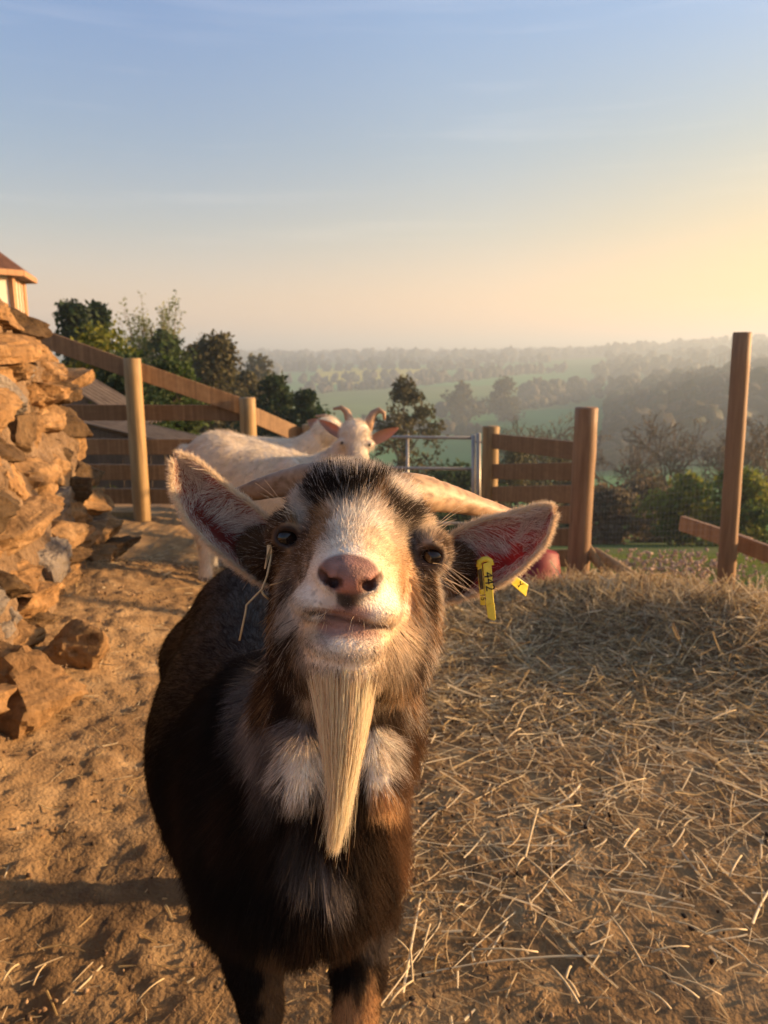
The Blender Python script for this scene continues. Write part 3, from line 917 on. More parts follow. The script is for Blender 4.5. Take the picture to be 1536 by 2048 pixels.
    ncol = ncol * (1 - np.clip(pk, 0, 1)) + np.array([.42, .20, .17]) * np.clip(pk, 0, 1)
    skin = skin * (1 - nose[:, None]) + ncol * nose[:, None]
    skin = skin * (1 - eye[:, None]) + np.array([.035, .022, .018]) * eye[:, None]
    skin = skin * (1 - mouth[:, None] * .9) + np.array([.06, .028, .024]) * mouth[:, None] * .9  # dark of the crease between the lips is painted into the skin colour
    hole = np.minimum.reduce([S.d(S.carves[q], V) for q in range(6)])
    hw = (1 - smooth01(hole, .0006, .0030))[:, None]
    skin = skin * (1 - hw * .80) + np.array([.03, .011, .009]) * hw * .80  # shade inside the nostrils is painted into the skin colour
    hoof = (V[:, 2] < .045)[:, None]
    skin = np.where(hoof, np.array([.05, .04, .035]), skin)

    goat = empty('goat', (-.2, 1.2, 0))
    tag(goat, 'brown, black and white horned goat with a long cream beard looking up', 'goat')
    inv = np.array([.2, -1.2, 0])
    m_skin = attr_mat('goat_skin', rough=.62, spec=.35, bump=.5, bscale=520, bdist=.0022)
    body = mesh_np('body', V + inv, Q, m_skin, goat, True, {'Col': skin})

    # ---------------------------------------------------------------- fur
    m, nt, Nn, L, b = nmat('goat_fur')
    a = Nn.new('ShaderNodeAttribute'); a.attribute_name = 'Col'
    L.new(a.outputs['Color'], b.inputs['Base Color'])
    b.inputs['Roughness'].default_value = .55; b.inputs['Specular IOR Level'].default_value = .12
    tr = Nn.new('ShaderNodeBsdfTranslucent'); L.new(a.outputs['Color'], tr.inputs['Color'])
    mxs = Nn.new('ShaderNodeMixShader'); mxs.inputs[0].default_value = .30
    L.new(b.outputs[0], mxs.inputs[1]); L.new(tr.outputs[0], mxs.inputs[2])
    L.new(mxs.outputs[0], Nn['Material Output'].inputs['Surface'])
    m_fur = m
    nt_ = P(698, 1150, .575)
    qc = V[Q].mean(1); qn = unit(NN[Q].mean(1))
    qu, qv, qd = proj(qc)
    facing = ((qc - np.array([0, 0, CAMH])) * qn).sum(1) < 0.05
    headq = (qd < .93) & (qv < 1420)
    qnose, qeye, qmouth = bare(qc)
    nofur = (qc[:, 2] < .05) | (qnose > .5) | (qeye > .55)
    def fur(count, weight, name, k, radius, kind):
        p, n, i = scatter(V, Q, NN, count, weight)
        u, v, d = proj(p)
        nos, ey, mo = bare(p)
        keep = (rng.random(len(p)) > nos) & (rng.random(len(p)) > ey * .95) & (rng.random(len(p)) > mo * .8)
        p, n, u, v, d, nos, ey, mo = [x[keep] for x in (p, n, u, v, d, nos, ey, mo)]
        down = np.array([0, 0, -1.0])
        wob = np.stack([fbm(p, 45, 2, 31 + q) for q in range(3)], 1)
        if kind == 'head':
            away = unit(p - nt_)
            wd = smooth01(v, 1110, 1230)[:, None]
            lat = np.stack([np.sign(u - 700) * .35, np.zeros(len(p)), np.zeros(len(p))], 1)
            comb = away * (1 - wd * .70) + down * wd * 1.15 + lat * .35 * wd
            chin = np.exp(-((u - 690) / 90) ** 2) * smooth01(v, 1255, 1300)
            comb = comb * (1 - chin[:, None]) + (down + KD * .35) * chin[:, None]
            muz = np.sqrt(((u - 700) / 120) ** 2 + ((v - 1190) / 110) ** 2)
            ln = np.interp(muz, [.45, .8, 1.0, 1.5, 2.0], [.0028, .0040, .0070, .016, .024])
            ln = np.where((muz > 1) & (v > 1150), np.interp(v, [1140, 1220, 1330, 1420], [.012, .024, .036, .042]), ln)
            chn = (1 - smooth01(np.abs(u - 690), 80, 108)) * (v > 1240) * (1 - smooth01(v, 1400, 1430)) * (1 - smooth01(d, .70, .74))
            ln = ln * (1 - chn) + np.interp(v, [1250, 1320, 1350, 1400], [.003, .006, .013, .020]) * chn
            tuft = np.exp(-((u - 710) / 75) ** 2 - ((v - 955) / 42) ** 2)
            ln = ln * (1 - tuft) + .019 * tuft
            ln = ln * (1 - .75 * np.clip(np.exp(-((u - 573) / 45) ** 2 - ((v - 1075) / 40) ** 2) + np.exp(-((u - 864) / 45) ** 2 - ((v - 1112) / 40) ** 2), 0, 1))
            lift = .14 + .50 * tuft + .12 * rng.random(len(p)) + .05 * (v > 1300)
            jit = .16; droop = .12
            comb = comb + tuft[:, None] * KH * 1.2
        else:
            y = p[:, 1]
            front = 1 - smooth01(y, .95, 1.15)
            comb = down[None] * (.75 + .25 * front)[:, None] + np.array([0, 1, 0]) * (1 - front)[:, None] * .9
            out = np.stack([np.sign(u - 640) * .25, np.zeros(len(p)), np.zeros(len(p))], 1)
            comb = comb + out * front[:, None]
            ln = np.interp(p[:, 2], [.05, .22, .30, .36, .47, .75], [.008, .011, .018, .026, .042, .038]) * (1 + .15 * front)
            lift = .16 + .12 * rng.random(len(p)) + .10 * front
            jit = .14; droop = .25
            back = smooth01(d, 1.0, 1.2) * (v < 1800)
            ln = ln * (1 - .45 * back); lift = lift * (1 - .55 * back)
            wat = np.maximum(np.exp(-((u - 756) / 40) ** 2 - ((v - 1540) / 70) ** 2), np.exp(-((u - 602) / 46) ** 2 - ((v - 1530) / 70) ** 2)) * (d < .89)
            ln = ln * (1 - .74 * wat)
        comb = comb + wob * .38
        ln = ln * (.65 + .6 * rng.random(len(p)))
        pts = strands(p, n, comb, ln, lift, k, jit, droop, curl=.06)
        # colour sampled a little along the hair so markings have ragged edges
        c = coat(p + (pts[:, -1] - p) * .25 + rng.normal(0, .0018, p.shape), .30)
        tip = np.clip(rng.normal(1.0, .22, len(p)) + (.32 if kind == 'head' else .2) * fbm(p, 110, 2, 77), .35, 1.7)[:, None]
        c = c * tip
        odd = rng.random(len(p))
        if kind == 'head':
            # long cheek hair falls in dark, tan and pale locks
            sk = vnoise(np.stack([u / 10, v / 120, d * 0], 1), 1, 91) * .75 + vnoise(np.stack([u / 4.5, v / 70, d * 0], 1), 1, 95) * .45 + np.where(u > 700, .30, -.12) + rng.normal(0, .12, len(p))
            lock = np.where((sk < .0)[:, None], DARK * 1.3, np.where((sk < .26)[:, None], BROWN * .9, np.where((sk < .50)[:, None], TAN, WHITE * .82)))
            ck = (smooth01(muz, 1.02, 1.25) * smooth01(v, 1085, 1170) * smooth01(np.abs(u - 697), 78, 108) * .82)[:, None]
            c = c * (1 - ck) + lock * tip * ck
            # salt-and-pepper hairs
            c = np.where(((odd < .07) & (v < 1330))[:, None], np.array([.62, .52, .42]), c)
            tq = np.exp(-((u - 715) / 95) ** 2 - ((v - 945) / 30) ** 2)
            c = np.where((odd < .62 * tq)[:, None], np.array([.72, .66, .6]), c)
            c = np.where(((odd > .93) & (v > 1230) & (muz > 1))[:, None], DARK * 2, c)
            c = np.where((ey > .2)[:, None], c * .5, c)
            c = np.where((mo > .5)[:, None], c * .6, c)
        else:
            sk = vnoise(np.stack([u / 9, v / 120, d * 0], 1), 1, 92) + .5 * vnoise(np.stack([u / 4, v / 60, d * 0], 1), 1, 96)
            c = c * np.clip(1 + .75 * sk * (1 - smooth01(d, 1.0, 1.15)) * (1 - wat * .7), .2, 2.2)[:, None]
            c = np.where((odd < .008)[:, None], GREY * .15, c)
        c = np.clip(c, .004, .92)
        rad = radius * (.7 + .6 * rng.random(len(p)))
        if kind == 'head':
            rad = rad * np.interp(ln, [.003, .02], [.75, 1.1])
        o = hair(name, pts + inv, rad, c, m_fur, body)
        return o
    wh = np.where(headq & ~nofur, np.where(facing, 1.0, .25), 0.0)
    muzq = np.sqrt(((qu - 700) / 120) ** 2 + ((qv - 1190) / 110) ** 2)
    wh = wh * np.where((muzq < 1.15) & (qd < .7), 2.6, 1.0)
    fur(230000, wh, 'fur', 5, .00021, 'head')
    wb = np.where(~headq & ~nofur, np.where(facing, 1.0, .3) * np.where(qd < 1.15, 2.2, 1.0), 0.0)
    fur(220000, wb, 'fur', 5, .00030, 'body')

    # ---------------------------------------------------------------- beard
    n = 15000
    t = np.sqrt(rng.random(n)); th = rng.random(n) * 2 * math.pi
    bu = 684 + 64 * t * np.cos(th); bd = .662 + .034 * t * np.sin(th)
    sel = np.nonzero((np.abs(u - 686) < 66) & (v > 1338) & (v < 1400) & (d < .725) & (NN[:, 2] < .35))[0]
    wsel = np.exp(-((u[sel] - 686) / 44) ** 2); sel = rng.choice(sel, n, p=wsel / wsel.sum())
    root = V[sel] + rng.normal(0, .0012, (n, 3)); t = np.clip(np.abs(u[sel] - 686) / 66, 0, 1)
    tipc = P(663, 1715, .785)
    k = 9
    ln = (.40 + .60 * rng.random(n) ** 1.9) * (1 - .10 * t)
    pts = np.empty((n, k, 3))
    ncl = 16
    cl = (rng.random(n) * ncl).astype(int)
    crt = root[rng.integers(0, n, ncl)]
    cl = np.argmin(((root[:, None, :] - crt[None]) ** 2).sum(2), 1)
    coff = rng.normal(0, 1, (ncl, 3)) * np.array([.0032, .0032, .004])
    ang = rng.normal(0, 1, (n, 3))
    clen = rng.uniform(.72, 1.0, ncl); clen[:3] = 1.0; ln = ln * clen[cl]
    rc = root.mean(0); fly = (rng.random(n) < .12).astype(float); wf = rng.uniform(4, 11, (n, 1))
    for j in range(k):
        s = (j / (k - 1)) * ln
        cx = rc * (1 - s)[:, None] + tipc * s[:, None]
        loose = (root - rc) * (1 - s)[:, None] ** 1.25
        tight = (crt[cl] - rc) * (1 - s)[:, None] ** 1.05 + coff[cl] * s[:, None]
        mixw = (smooth01(s / np.maximum(clen[cl], .3), .10, .95) * .9)[:, None]
        q = cx + loose * (1 - mixw) + tight * mixw + ang * ((.0016 + .006 * fly) * s ** 1.1)[:, None] + np.sin(s[:, None] * wf + ang * 3) * .0016 * np.minimum(s * 4, 1)[:, None]
        pts[:, j] = q + np.stack([.004 * np.sin(s * 3), -.016 * np.sin(s * math.pi), np.zeros(n)], 1)
    c = np.where((rng.random(n) < .06)[:, None], TAN * 1.1, np.array([.90, .78, .60])) * np.clip(rng.normal(1, .17, n), .45, 1.2)[:, None]
    hair('beard', pts + inv, np.full(n, .00017), np.clip(c, .01, .9), m_fur, goat, .25)

    # ---------------------------------------------------------------- whiskers and brow hairs
    w = []
    for q in range(60):
        side = random.random() < .5
        uu, vv = (random.uniform(630, 680), random.uniform(1190, 1225)) if side else (random.uniform(710, 770), random.uniform(1195, 1240))
        if q > 44: uu, vv = random.uniform(650, 740), random.uniform(1285, 1325)
        p0 = P(uu, vv, .60)
        dirr = unit(np.array([random.uniform(-.5, .5) + (uu - 695) / 80, -1.0 + random.random() * .5, random.uniform(-.7, .1)]))
        Lw = random.uniform(.008, .028)
        w.append([p0 + dirr * Lw * s + np.array([0, 0, -.004]) * s * s for s in np.linspace(0, 1, 5)])
    for (uu, vv, dd, dx, dz, nn_) in ((590, 1030, .735, -.8, 1.0, 9), (868, 1055, .735, .8, .8, 7), (866, 1130, .735, .9, -.4, 8), (880, 1160, .74, .9, -.5, 6)):
        for q in range(nn_):
            p0 = P(uu + random.uniform(-14, 14), vv + random.uniform(-12, 12), dd)
            dirr = unit(np.array([dx + random.gauss(0, .25), -.5, dz + random.gauss(0, .25)]))
            Lw = random.uniform(.02, .055)
            w.append([p0 + dirr * Lw * s + np.array([0, 0, -.006]) * s * s for s in np.linspace(0, 1, 5)])
    w = np.array(w)
    hair('whiskers', w + inv, np.full(len(w), .00022), np.tile([.78, .66, .5], (len(w), 1)), m_fur, goat)

    # ---------------------------------------------------------------- eyes
    m, nt, Nn, L, b = nmat('goat_eye')
    a = Nn.new('ShaderNodeAttribute'); a.attribute_name = 'Col'; L.new(a.outputs['Color'], b.inputs['Base Color'])
    b.inputs['Roughness'].default_value = .06; b.inputs['Specular IOR Level'].default_value = .35
    b.inputs['Coat Weight'].default_value = .25; b.inputs['Coat Roughness'].default_value = .02
    for (eu, ev, gx) in ((573, 1074, -.45), (863, 1112, .35)):
        r = .0135; c0 = P(eu, ev, .7410)
        fwd = unit(np.array([gx, -1, .12])); rt = unit(np.cross(fwd, [0, 0, 1])); up = np.cross(rt, fwd)
        nu_, nv_ = 40, 28; vs, cs = [], []
        for i in range(nv_ + 1):
            ph = math.pi * i / nv_
            for j in range(nu_):
                t = 2 * math.pi * j / nu_
                x, y, z = math.sin(ph) * math.cos(t), math.sin(ph) * math.sin(t), math.cos(ph)
                bulge = 1 + .06 * max(0, z - .7) / .3
                vs.append(c0 + (rt * x + up * y + fwd * z * bulge) * r)
                ca, sa = math.cos(roll), math.sin(roll)
                xx, yy = x * ca - y * sa, x * sa + y * ca
                if abs(xx) < .42 and abs(yy) < .17 and z > 0: cc = (.003, .003, .004)
                elif z > .62: cc = (.016, .010, .007)
                else: cc = (.012, .009, .008)
                cs.append(cc)
        fs = [(i * nu_ + j, (i + 1) * nu_ + j, (i + 1) * nu_ + (j + 1) % nu_, i * nu_ + (j + 1) % nu_) for i in range(nv_) for j in range(nu_)]
        mesh_np('eye', np.array(vs) + inv, fs, m, goat, True, {'Col': np.array(cs)})

    # ---------------------------------------------------------------- horns
    m, nt, Nn, L, b = nmat('goat_horn')
    a = Nn.new('ShaderNodeAttribute'); a.attribute_name = 'Col'
    tc = Nn.new('ShaderNodeTexCoord'); nz = Nn.new('ShaderNodeTexNoise'); nz.inputs['Scale'].default_value = 60; nz.inputs['Detail'].default_value = 8
    mpp = Nn.new('ShaderNodeMapping'); mpp.inputs['Scale'].default_value = (.35, 1.2, 1.6); L.new(tc.outputs['Object'], mpp.inputs['Vector']); L.new(mpp.outputs[0], nz.inputs['Vector'])
    mx = Nn.new('ShaderNodeMix'); mx.data_type = 'RGBA'; mx.blend_type = 'MULTIPLY'; mx.inputs[0].default_value = .85
    rp = ramp(Nn, [(.32, (.30, .26, .22)), (.5, (.8, .76, .7)), (.65, (1, 1, 1))]); L.new(nz.outputs['Fac'], rp.inputs[0])
    L.new(a.outputs['Color'], mx.inputs['A']); L.new(rp.outputs[0], mx.inputs['B']); L.new(mx.outputs['Result'], b.inputs['Base Color'])
    bp = Nn.new('ShaderNodeBump'); bp.inputs['Strength'].default_value = .7; bp.inputs['Distance'].default_value = .002
    L.new(nz.outputs['Fac'], bp.inputs['Height']); L.new(bp.outputs[0], b.inputs['Normal'])
    b.inputs['Roughness'].default_value = .52; b.inputs['Specular IOR Level'].default_value = .35
    horns = [
        ([(688, 975, .795), (662, 960, .81), (620, 958, .835), (565, 968, .87), (510, 981, .90), (450, 1000, .94), (400, 1028, .97)], [.0175, .0180, .0170, .0150, .0115, .0080, .003], (.36, .29, .22), (.22, .16, .12)),
        ([(775, 995, .785), (805, 985, .80), (845, 988, .82), (895, 997, .85), (945, 1010, .88), (1000, 1024, .91), (1062, 1040, .94)], [.0185, .0200, .0195, .0160, .0120, .0085, .003], (.50, .37, .24), (.40, .26, .16)),
    ]
    for pix, rad, ca, cb in horns:
        pp = np.array([P(*q) for q in pix]); ts = np.linspace(0, len(pix) - 1, 70)
        cen = np.stack([np.interp(ts, np.arange(len(pix)), pp[:, q]) for q in range(3)], 1)
        for _ in range(30): cen[1:-1] = (cen[:-2] + cen[2:] + 2 * cen[1:-1]) / 4
        rr = np.interp(ts, np.arange(len(pix)), rad)
        rr = rr * (1 + .030 * vnoise(np.stack([ts * 4.7, ts * 0, ts * 0], 1), 1, 3) + .018 * rng.normal(0, .6, 70))
        nside = 28; vs, cs = [], []
        for i in range(70):
            t = unit(cen[min(i + 1, 69)] - cen[max(i - 1, 0)])
            up = unit(np.array([0, .35, 1.0]) - t * np.dot([0, .35, 1.0], t)); sd = np.cross(t, up)
            for j in range(nside):
                a_ = 2 * math.pi * j / nside
                keel = 1 + .12 * max(0, math.sin(a_)) ** 3
                vs.append(cen[i] + (up * math.sin(a_) * 1.0 * keel + sd * math.cos(a_) * .78) * rr[i])
                f = i / 69; cs.append(np.array(ca) * (1 - f) + np.array(cb) * f)
        vs.append(cen[-1] + unit(cen[-1] - cen[-2]) * .004); cs.append(cb)
        fs = [(i * nside + j, i * nside + (j + 1) % nside, (i + 1) * nside + (j + 1) % nside, (i + 1) * nside + j) for i in range(69) for j in range(nside)]
        fs += [(69 * nside + j, 69 * nside + (j + 1) % nside, len(vs) - 1, len(vs) - 1) for j in range(nside)]
        fs = np.array(fs)
        ho = MB(); ho.v = [tuple(x) for x in (np.array(vs) + inv)]; ho.f = [tuple(dict.fromkeys(q)) for q in fs.tolist()]
        ob = ho.build('horn', m, goat, True)
        at = ob.data.color_attributes.new('Col', 'FLOAT_COLOR', 'POINT')
        at.data.foreach_set('color', np.concatenate([np.array(cs), np.ones((len(cs), 1))], 1).astype(np.float32).ravel())

    # ---------------------------------------------------------------- ears
    m_ear, nt, Nn, L, b = nmat('goat_ear_skin')
    a = Nn.new('ShaderNodeAttribute'); a.attribute_name = 'Col'; L.new(a.outputs['Color'], b.inputs['Base Color'])
    b.inputs['Roughness'].default_value = .6
    tr = Nn.new('ShaderNodeBsdfTranslucent'); tr.inputs['Color'].default_value = (.50, .055, .030, 1)
    mxs = Nn.new('ShaderNodeMixShader'); mxs.inputs[0].default_value = .58
    L.new(b.outputs[0], mxs.inputs[1]); L.new(tr.outputs[0], mxs.inputs[2]); L.new(mxs.outputs[0], Nn['Material Output'].inputs['Surface'])
    ears = [
        dict(up=[(585, 1085), (540, 1042), (502, 1008), (455, 975), (418, 943), (388, 920), (358, 911)],
             lo=[(590, 1185), (520, 1166), (468, 1126), (420, 1088), (378, 1042), (348, 985), (346, 925)], d0=.815, d1=.775, cup=.034, side=-1),
        dict(up=[(855, 1115), (900, 1070), (945, 1046), (995, 1034), (1040, 1024), (1078, 1014), (1100, 1014)],
             lo=[(845, 1200), (903, 1200), (950, 1186), (1000, 1166), (1045, 1132), (1088, 1086), (1108, 1032)], d0=.815, d1=.785, cup=.034, side=1),
    ]
    for ei, ed in enumerate(ears):
        ns, nt2 = 46, 30
        def resample(pl):
            pl = np.array(pl, float); s = np.linspace(0, len(pl) - 1, ns)
            r = np.stack([np.interp(s, np.arange(len(pl)), pl[:, q]) for q in range(2)], 1)
            for _ in range(6): r[1:-1] = (r[:-2] + r[2:] + 2 * r[1:-1]) / 4
            return r
        ue, le = resample(ed['up']), resample(ed['lo'])
        front, back = np.empty((ns, nt2, 3)), np.empty((ns, nt2, 3))
        for i in range(ns):
            s = i / (ns - 1)
            dd = ed['d0'] * (1 - s) + ed['d1'] * s
            cup = ed['cup'] * (1 - s) ** .7 + .004
            for j in range(nt2):
                t = -1 + 2 * j / (nt2 - 1)
                w = (t + 1) / 2
                uv = le[i] * (1 - w) + ue[i] * w
                dep = dd + cup * (1 - t * t) ** .8 + .012 * (w - .5)
                nb_ = .0016 * math.sin(6 * s + 4 * t) * (1 - t * t)
                front[i, j] = P(uv[0], uv[1], dep + nb_)
                back[i, j] = P(uv[0], uv[1], dep + nb_ + .0012 + .0026 * (1 - t * t) ** .5)
        vs = np.concatenate([front.reshape(-1, 3), back.reshape(-1, 3)])
        idx = lambda i, j: i * nt2 + j
        fs = []
        M_ = ns * nt2
        for i in range(ns - 1):
            for j in range(nt2 - 1):
                q = [idx(i, j), idx(i, j + 1), idx(i + 1, j + 1), idx(i + 1, j)]
                fs.append(q); fs.append([x + M_ for x in q[::-1]])
            fs.append([idx(i, 0), idx(i + 1, 0), idx(i + 1, 0) + M_, idx(i, 0) + M_])
            fs.append([idx(i, nt2 - 1) + M_, idx(i + 1, nt2 - 1) + M_, idx(i + 1, nt2 - 1), idx(i, nt2 - 1)])
        for j in range(nt2 - 1):
            fs.append([idx(ns - 1, j), idx(ns - 1, j + 1), idx(ns - 1, j + 1) + M_, idx(ns - 1, j) + M_])
        fs = np.array(fs)
        sgrid = np.repeat(np.linspace(0, 1, ns), nt2); tgrid = np.tile(np.linspace(-1, 1, nt2), ns)
        inner = np.array([.17, .060, .052]); edge = np.array([.62, .50, .42])
        ew = smooth01(np.abs(tgrid), .55, 1.0)[:, None]
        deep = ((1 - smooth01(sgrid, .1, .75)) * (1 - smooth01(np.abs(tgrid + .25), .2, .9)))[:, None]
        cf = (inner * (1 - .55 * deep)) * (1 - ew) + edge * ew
        cb_ = np.tile(np.array([.50, .38, .28]), (M_, 1))
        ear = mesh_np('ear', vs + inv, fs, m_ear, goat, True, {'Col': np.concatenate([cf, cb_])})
        # ear hair: fringe on the rims, combed lines inside, down on the back
        P_, N_, C_, L_, lf, D_ = [], [], [], [], [], []
        fn = unit(np.cross(np.gradient(front, axis=1), np.gradient(front, axis=0)))
        if (fn[ns // 2, nt2 // 2] @ KD) > 0: fn = -fn
        axis = unit(front[-1, nt2 // 2] - front[0, nt2 // 2])
        across = unit(front[ns // 2, -1] - front[ns // 2, 0])
        cnt = 15000
        si = rng.random(cnt); ti = rng.uniform(-1, 1, cnt)
        wz = fbm(np.stack([si * 2, ti, np.zeros(cnt) + ei], 1), 5, 2, 8)
        dens = np.where(ti > .1, .55, np.where(ti < -.6, .45, .05)) * (.25 + .9 * smooth01(wz, -.25, .35)) * smooth01(si, .08, .2)
        dens = np.where(si > .66, np.maximum(dens, .5), dens)
        kp = rng.random(cnt) < dens
        si, ti = si[kp], ti[kp]
        fi = si * (ns - 1); fj = (ti + 1) / 2 * (nt2 - 1)
        i0 = np.minimum(fi.astype(int), ns - 2); j0 = np.minimum(fj.astype(int), nt2 - 2); a1 = (fi - i0)[:, None]; b1 = (fj - j0)[:, None]
        bil = lambda A: (A[i0, j0] * (1 - a1) + A[i0 + 1, j0] * a1) * (1 - b1) + (A[i0, j0 + 1] * (1 - a1) + A[i0 + 1, j0 + 1] * a1) * b1
        p = bil(front); n_ = unit(bil(fn))
        # upper half hangs down into the cup, lower half sweeps to the tip
        upw = (ti > 0)[:, None]
        comb = np.where(upw, -across * .75 + axis * .55, axis * .9 - across * .35)
        comb = np.where((si > .65)[:, None], axis * .9 - across * np.sign(-ti)[:, None] * .25, comb)
        wob = np.stack([fbm(p, 60, 2, 51 + q) for q in range(3)], 1)
        ln = np.where(ti > 0, .030, .016) * np.interp(si, [0, .2, .7, 1], [.8, 1.0, .55, .25]) * rng.uniform(.5, 1.2, len(si))
        st = strands(p, n_, comb + wob * .9, ln, .20 + .18 * rng.random(len(p)), 5, .18, .1)
        cw = np.clip(rng.normal(1, .18, len(p)), .5, 1.3)[:, None]
        cc = np.where((rng.random(len(p)) < .85)[:, None], np.array([.80, .70, .64]), np.array([.36, .22, .18])) * cw
        # rim fringe
        rn = 9000
        s2 = rng.random(rn); up_ = rng.random(rn) < .55
        fi = s2 * (ns - 1); i0 = np.minimum(fi.astype(int), ns - 2); a1 = (fi - i0)[:, None]
        jj = np.where(up_, nt2 - 1, 0)
        mid = (front + back) / 2
        p2 = mid[i0, jj] * (1 - a1) + mid[i0 + 1, jj] * a1
        outw = np.where(up_[:, None], across, -across)
        tipw = smooth01(s2, .8, 1)[:, None]
        n2 = unit(outw * (1 - .5 * tipw) + axis * tipw * .6 + rng.normal(0, .35, (rn, 3)))
        st2 = strands(p2, n2, axis[None] * .9 + outw * .1 + KD * rng.normal(0, .4, (rn, 1)), rng.uniform(.004, .0105, rn), .32 + .2 * rng.random(rn), 5, .2, 0)
        c2 = np.tile(np.array([.80, .68, .52]), (rn, 1)) * np.clip(rng.normal(1, .15, rn), .6, 1.15)[:, None]
        # back of the ear
        bn = 7000
        pb, nb2, _ = scatter(back.reshape(-1, 3), np.array([[i * nt2 + j, (i + 1) * nt2 + j, (i + 1) * nt2 + j + 1, i * nt2 + j + 1] for i in range(ns - 1) for j in range(nt2 - 1)]), -fn.reshape(-1, 3), bn)
        st3 = strands(pb, nb2, np.tile(axis, (bn, 1)), rng.uniform(.006, .012, bn), .2, 5, .2, .1)
        c3 = np.tile(np.array([.62, .47, .32]), (bn, 1)) * np.clip(rng.normal(1, .2, bn), .5, 1.2)[:, None]
        hair('fur', np.concatenate([st, st2, st3]) + inv, np.concatenate([np.full(len(st), .00022), np.full(rn, .00020), np.full(bn, .00025)]), np.clip(np.concatenate([cc, c2, c3]), .01, .9), m_fur, ear)

    # ---------------------------------------------------------------- ear tag
    m_tag = noise_mat('yellow_plastic', [(.35, (.62, .50, .04)), (.7, (.80, .66, .06))], scale=80, rough=.42, bump=.08, bdist=.0005, spec=.5)
    m_tag_dark = noise_mat('tag_dark', [(.3, (.05, .035, .02)), (.7, (.12, .09, .04))], scale=120, rough=.7)
    m_ink = noise_mat('black_ink', [(.3, (.012, .011, .01)), (.7, (.03, .025, .02))], scale=90, rough=.6)
    def quadprism(pix, d, th):
        b_ = MB(); n = len(pix)
        vs = [P(u, v, d if not hasattr(d, '__len__') else d[i]) + inv for i, (u, v) in enumerate(pix)]
        vs += [w + KD * th for w in vs]
        b_.add(vs, [tuple(range(n))[::-1], tuple(range(n, 2 * n))] + [(i, (i + 1) % n, n + (i + 1) % n, n + i) for i in range(n)])
        return b_
    def bevel(o, w):
        md = o.modifiers.new('bevel', 'BEVEL'); md.width = w; md.segments = 2; md.limit_method = 'ANGLE'
        return o
    tagp = bevel(quadprism([(966, 1128), (983, 1122), (988, 1206), (972, 1212)], .785, .0022).build('ear_tag', m_tag, goat), .0008)
    tagp['label'] = 'folded yellow plastic ear tag with black numbers'
    bevel(quadprism([(955, 1134), (964, 1128), (971, 1211), (961, 1210)], [.789, .786, .7865, .789], .0022).build('tag_side', m_tag, tagp), .0006)
    quadprism([(955.5, 1140), (963.5, 1137), (967, 1178), (960, 1180)], [.7885, .7858, .786, .7885], .0006).build('tag_slot', m_tag_dark, tagp)  # thin dark panel on the side face of the tag
    lp = MB(); lp.tube([P(958, 1134, .790) + inv, P(959, 1124, .790) + inv, P(966, 1119, .789) + inv, P(974, 1118, .788) + inv, P(981, 1122, .788) + inv, P(983, 1130, .7885) + inv], .0030, 10)
    lp.build('tag_loop', m_tag, tagp, True)
    bevel(quadprism([(972, 1208), (989, 1206), (992, 1238), (988, 1242), (976, 1236)], .787, .002).build('tag_tail', m_tag, tagp), .0006)
    tb = bevel(quadprism([(1030, 1151), (1057, 1170), (1052, 1194), (1022, 1168)], [.80, .815, .815, .80], .002).build('ear_tag', m_tag, goat), .0006)
    tb['label'] = 'yellow tag flap showing below the ear'
    def text(s, u, v, d, px, rotdeg, parent, mat, skew=0):
        cu = bpy.data.curves.new('lettering', 'FONT'); cu.body = s; cu.size = px * d / F; cu.align_x = 'CENTER'; cu.align_y = 'CENTER'; cu.extrude = .00012
        cu.materials.append(mat)
        tmp = bpy.data.objects.new('lettering', cu); COL.objects.link(tmp)
        me = bpy.data.meshes.new_from_object(tmp); bpy.data.objects.remove(tmp)
        o = bpy.data.objects.new('lettering', me); link(o, parent)
        M = Matrix((KX, KH, -KD)).transposed().to_4x4() @ Matrix.Rotation(R(rotdeg), 4, 'Z')
        M.translation = Vector(P(u, v, d) + inv); o.matrix_local = M
        return o
    text('442', 978, 1163, .7845, 26, -82, tagp, m_ink)
    text('15', 966, 1194, .7852, 15, -84, tagp, m_ink)
    text('Y', 1040, 1170, .8065, 18, -40, tb, m_ink)
    return goat


goat = make_goat()
print('goat', round(time.time() - T0, 1))
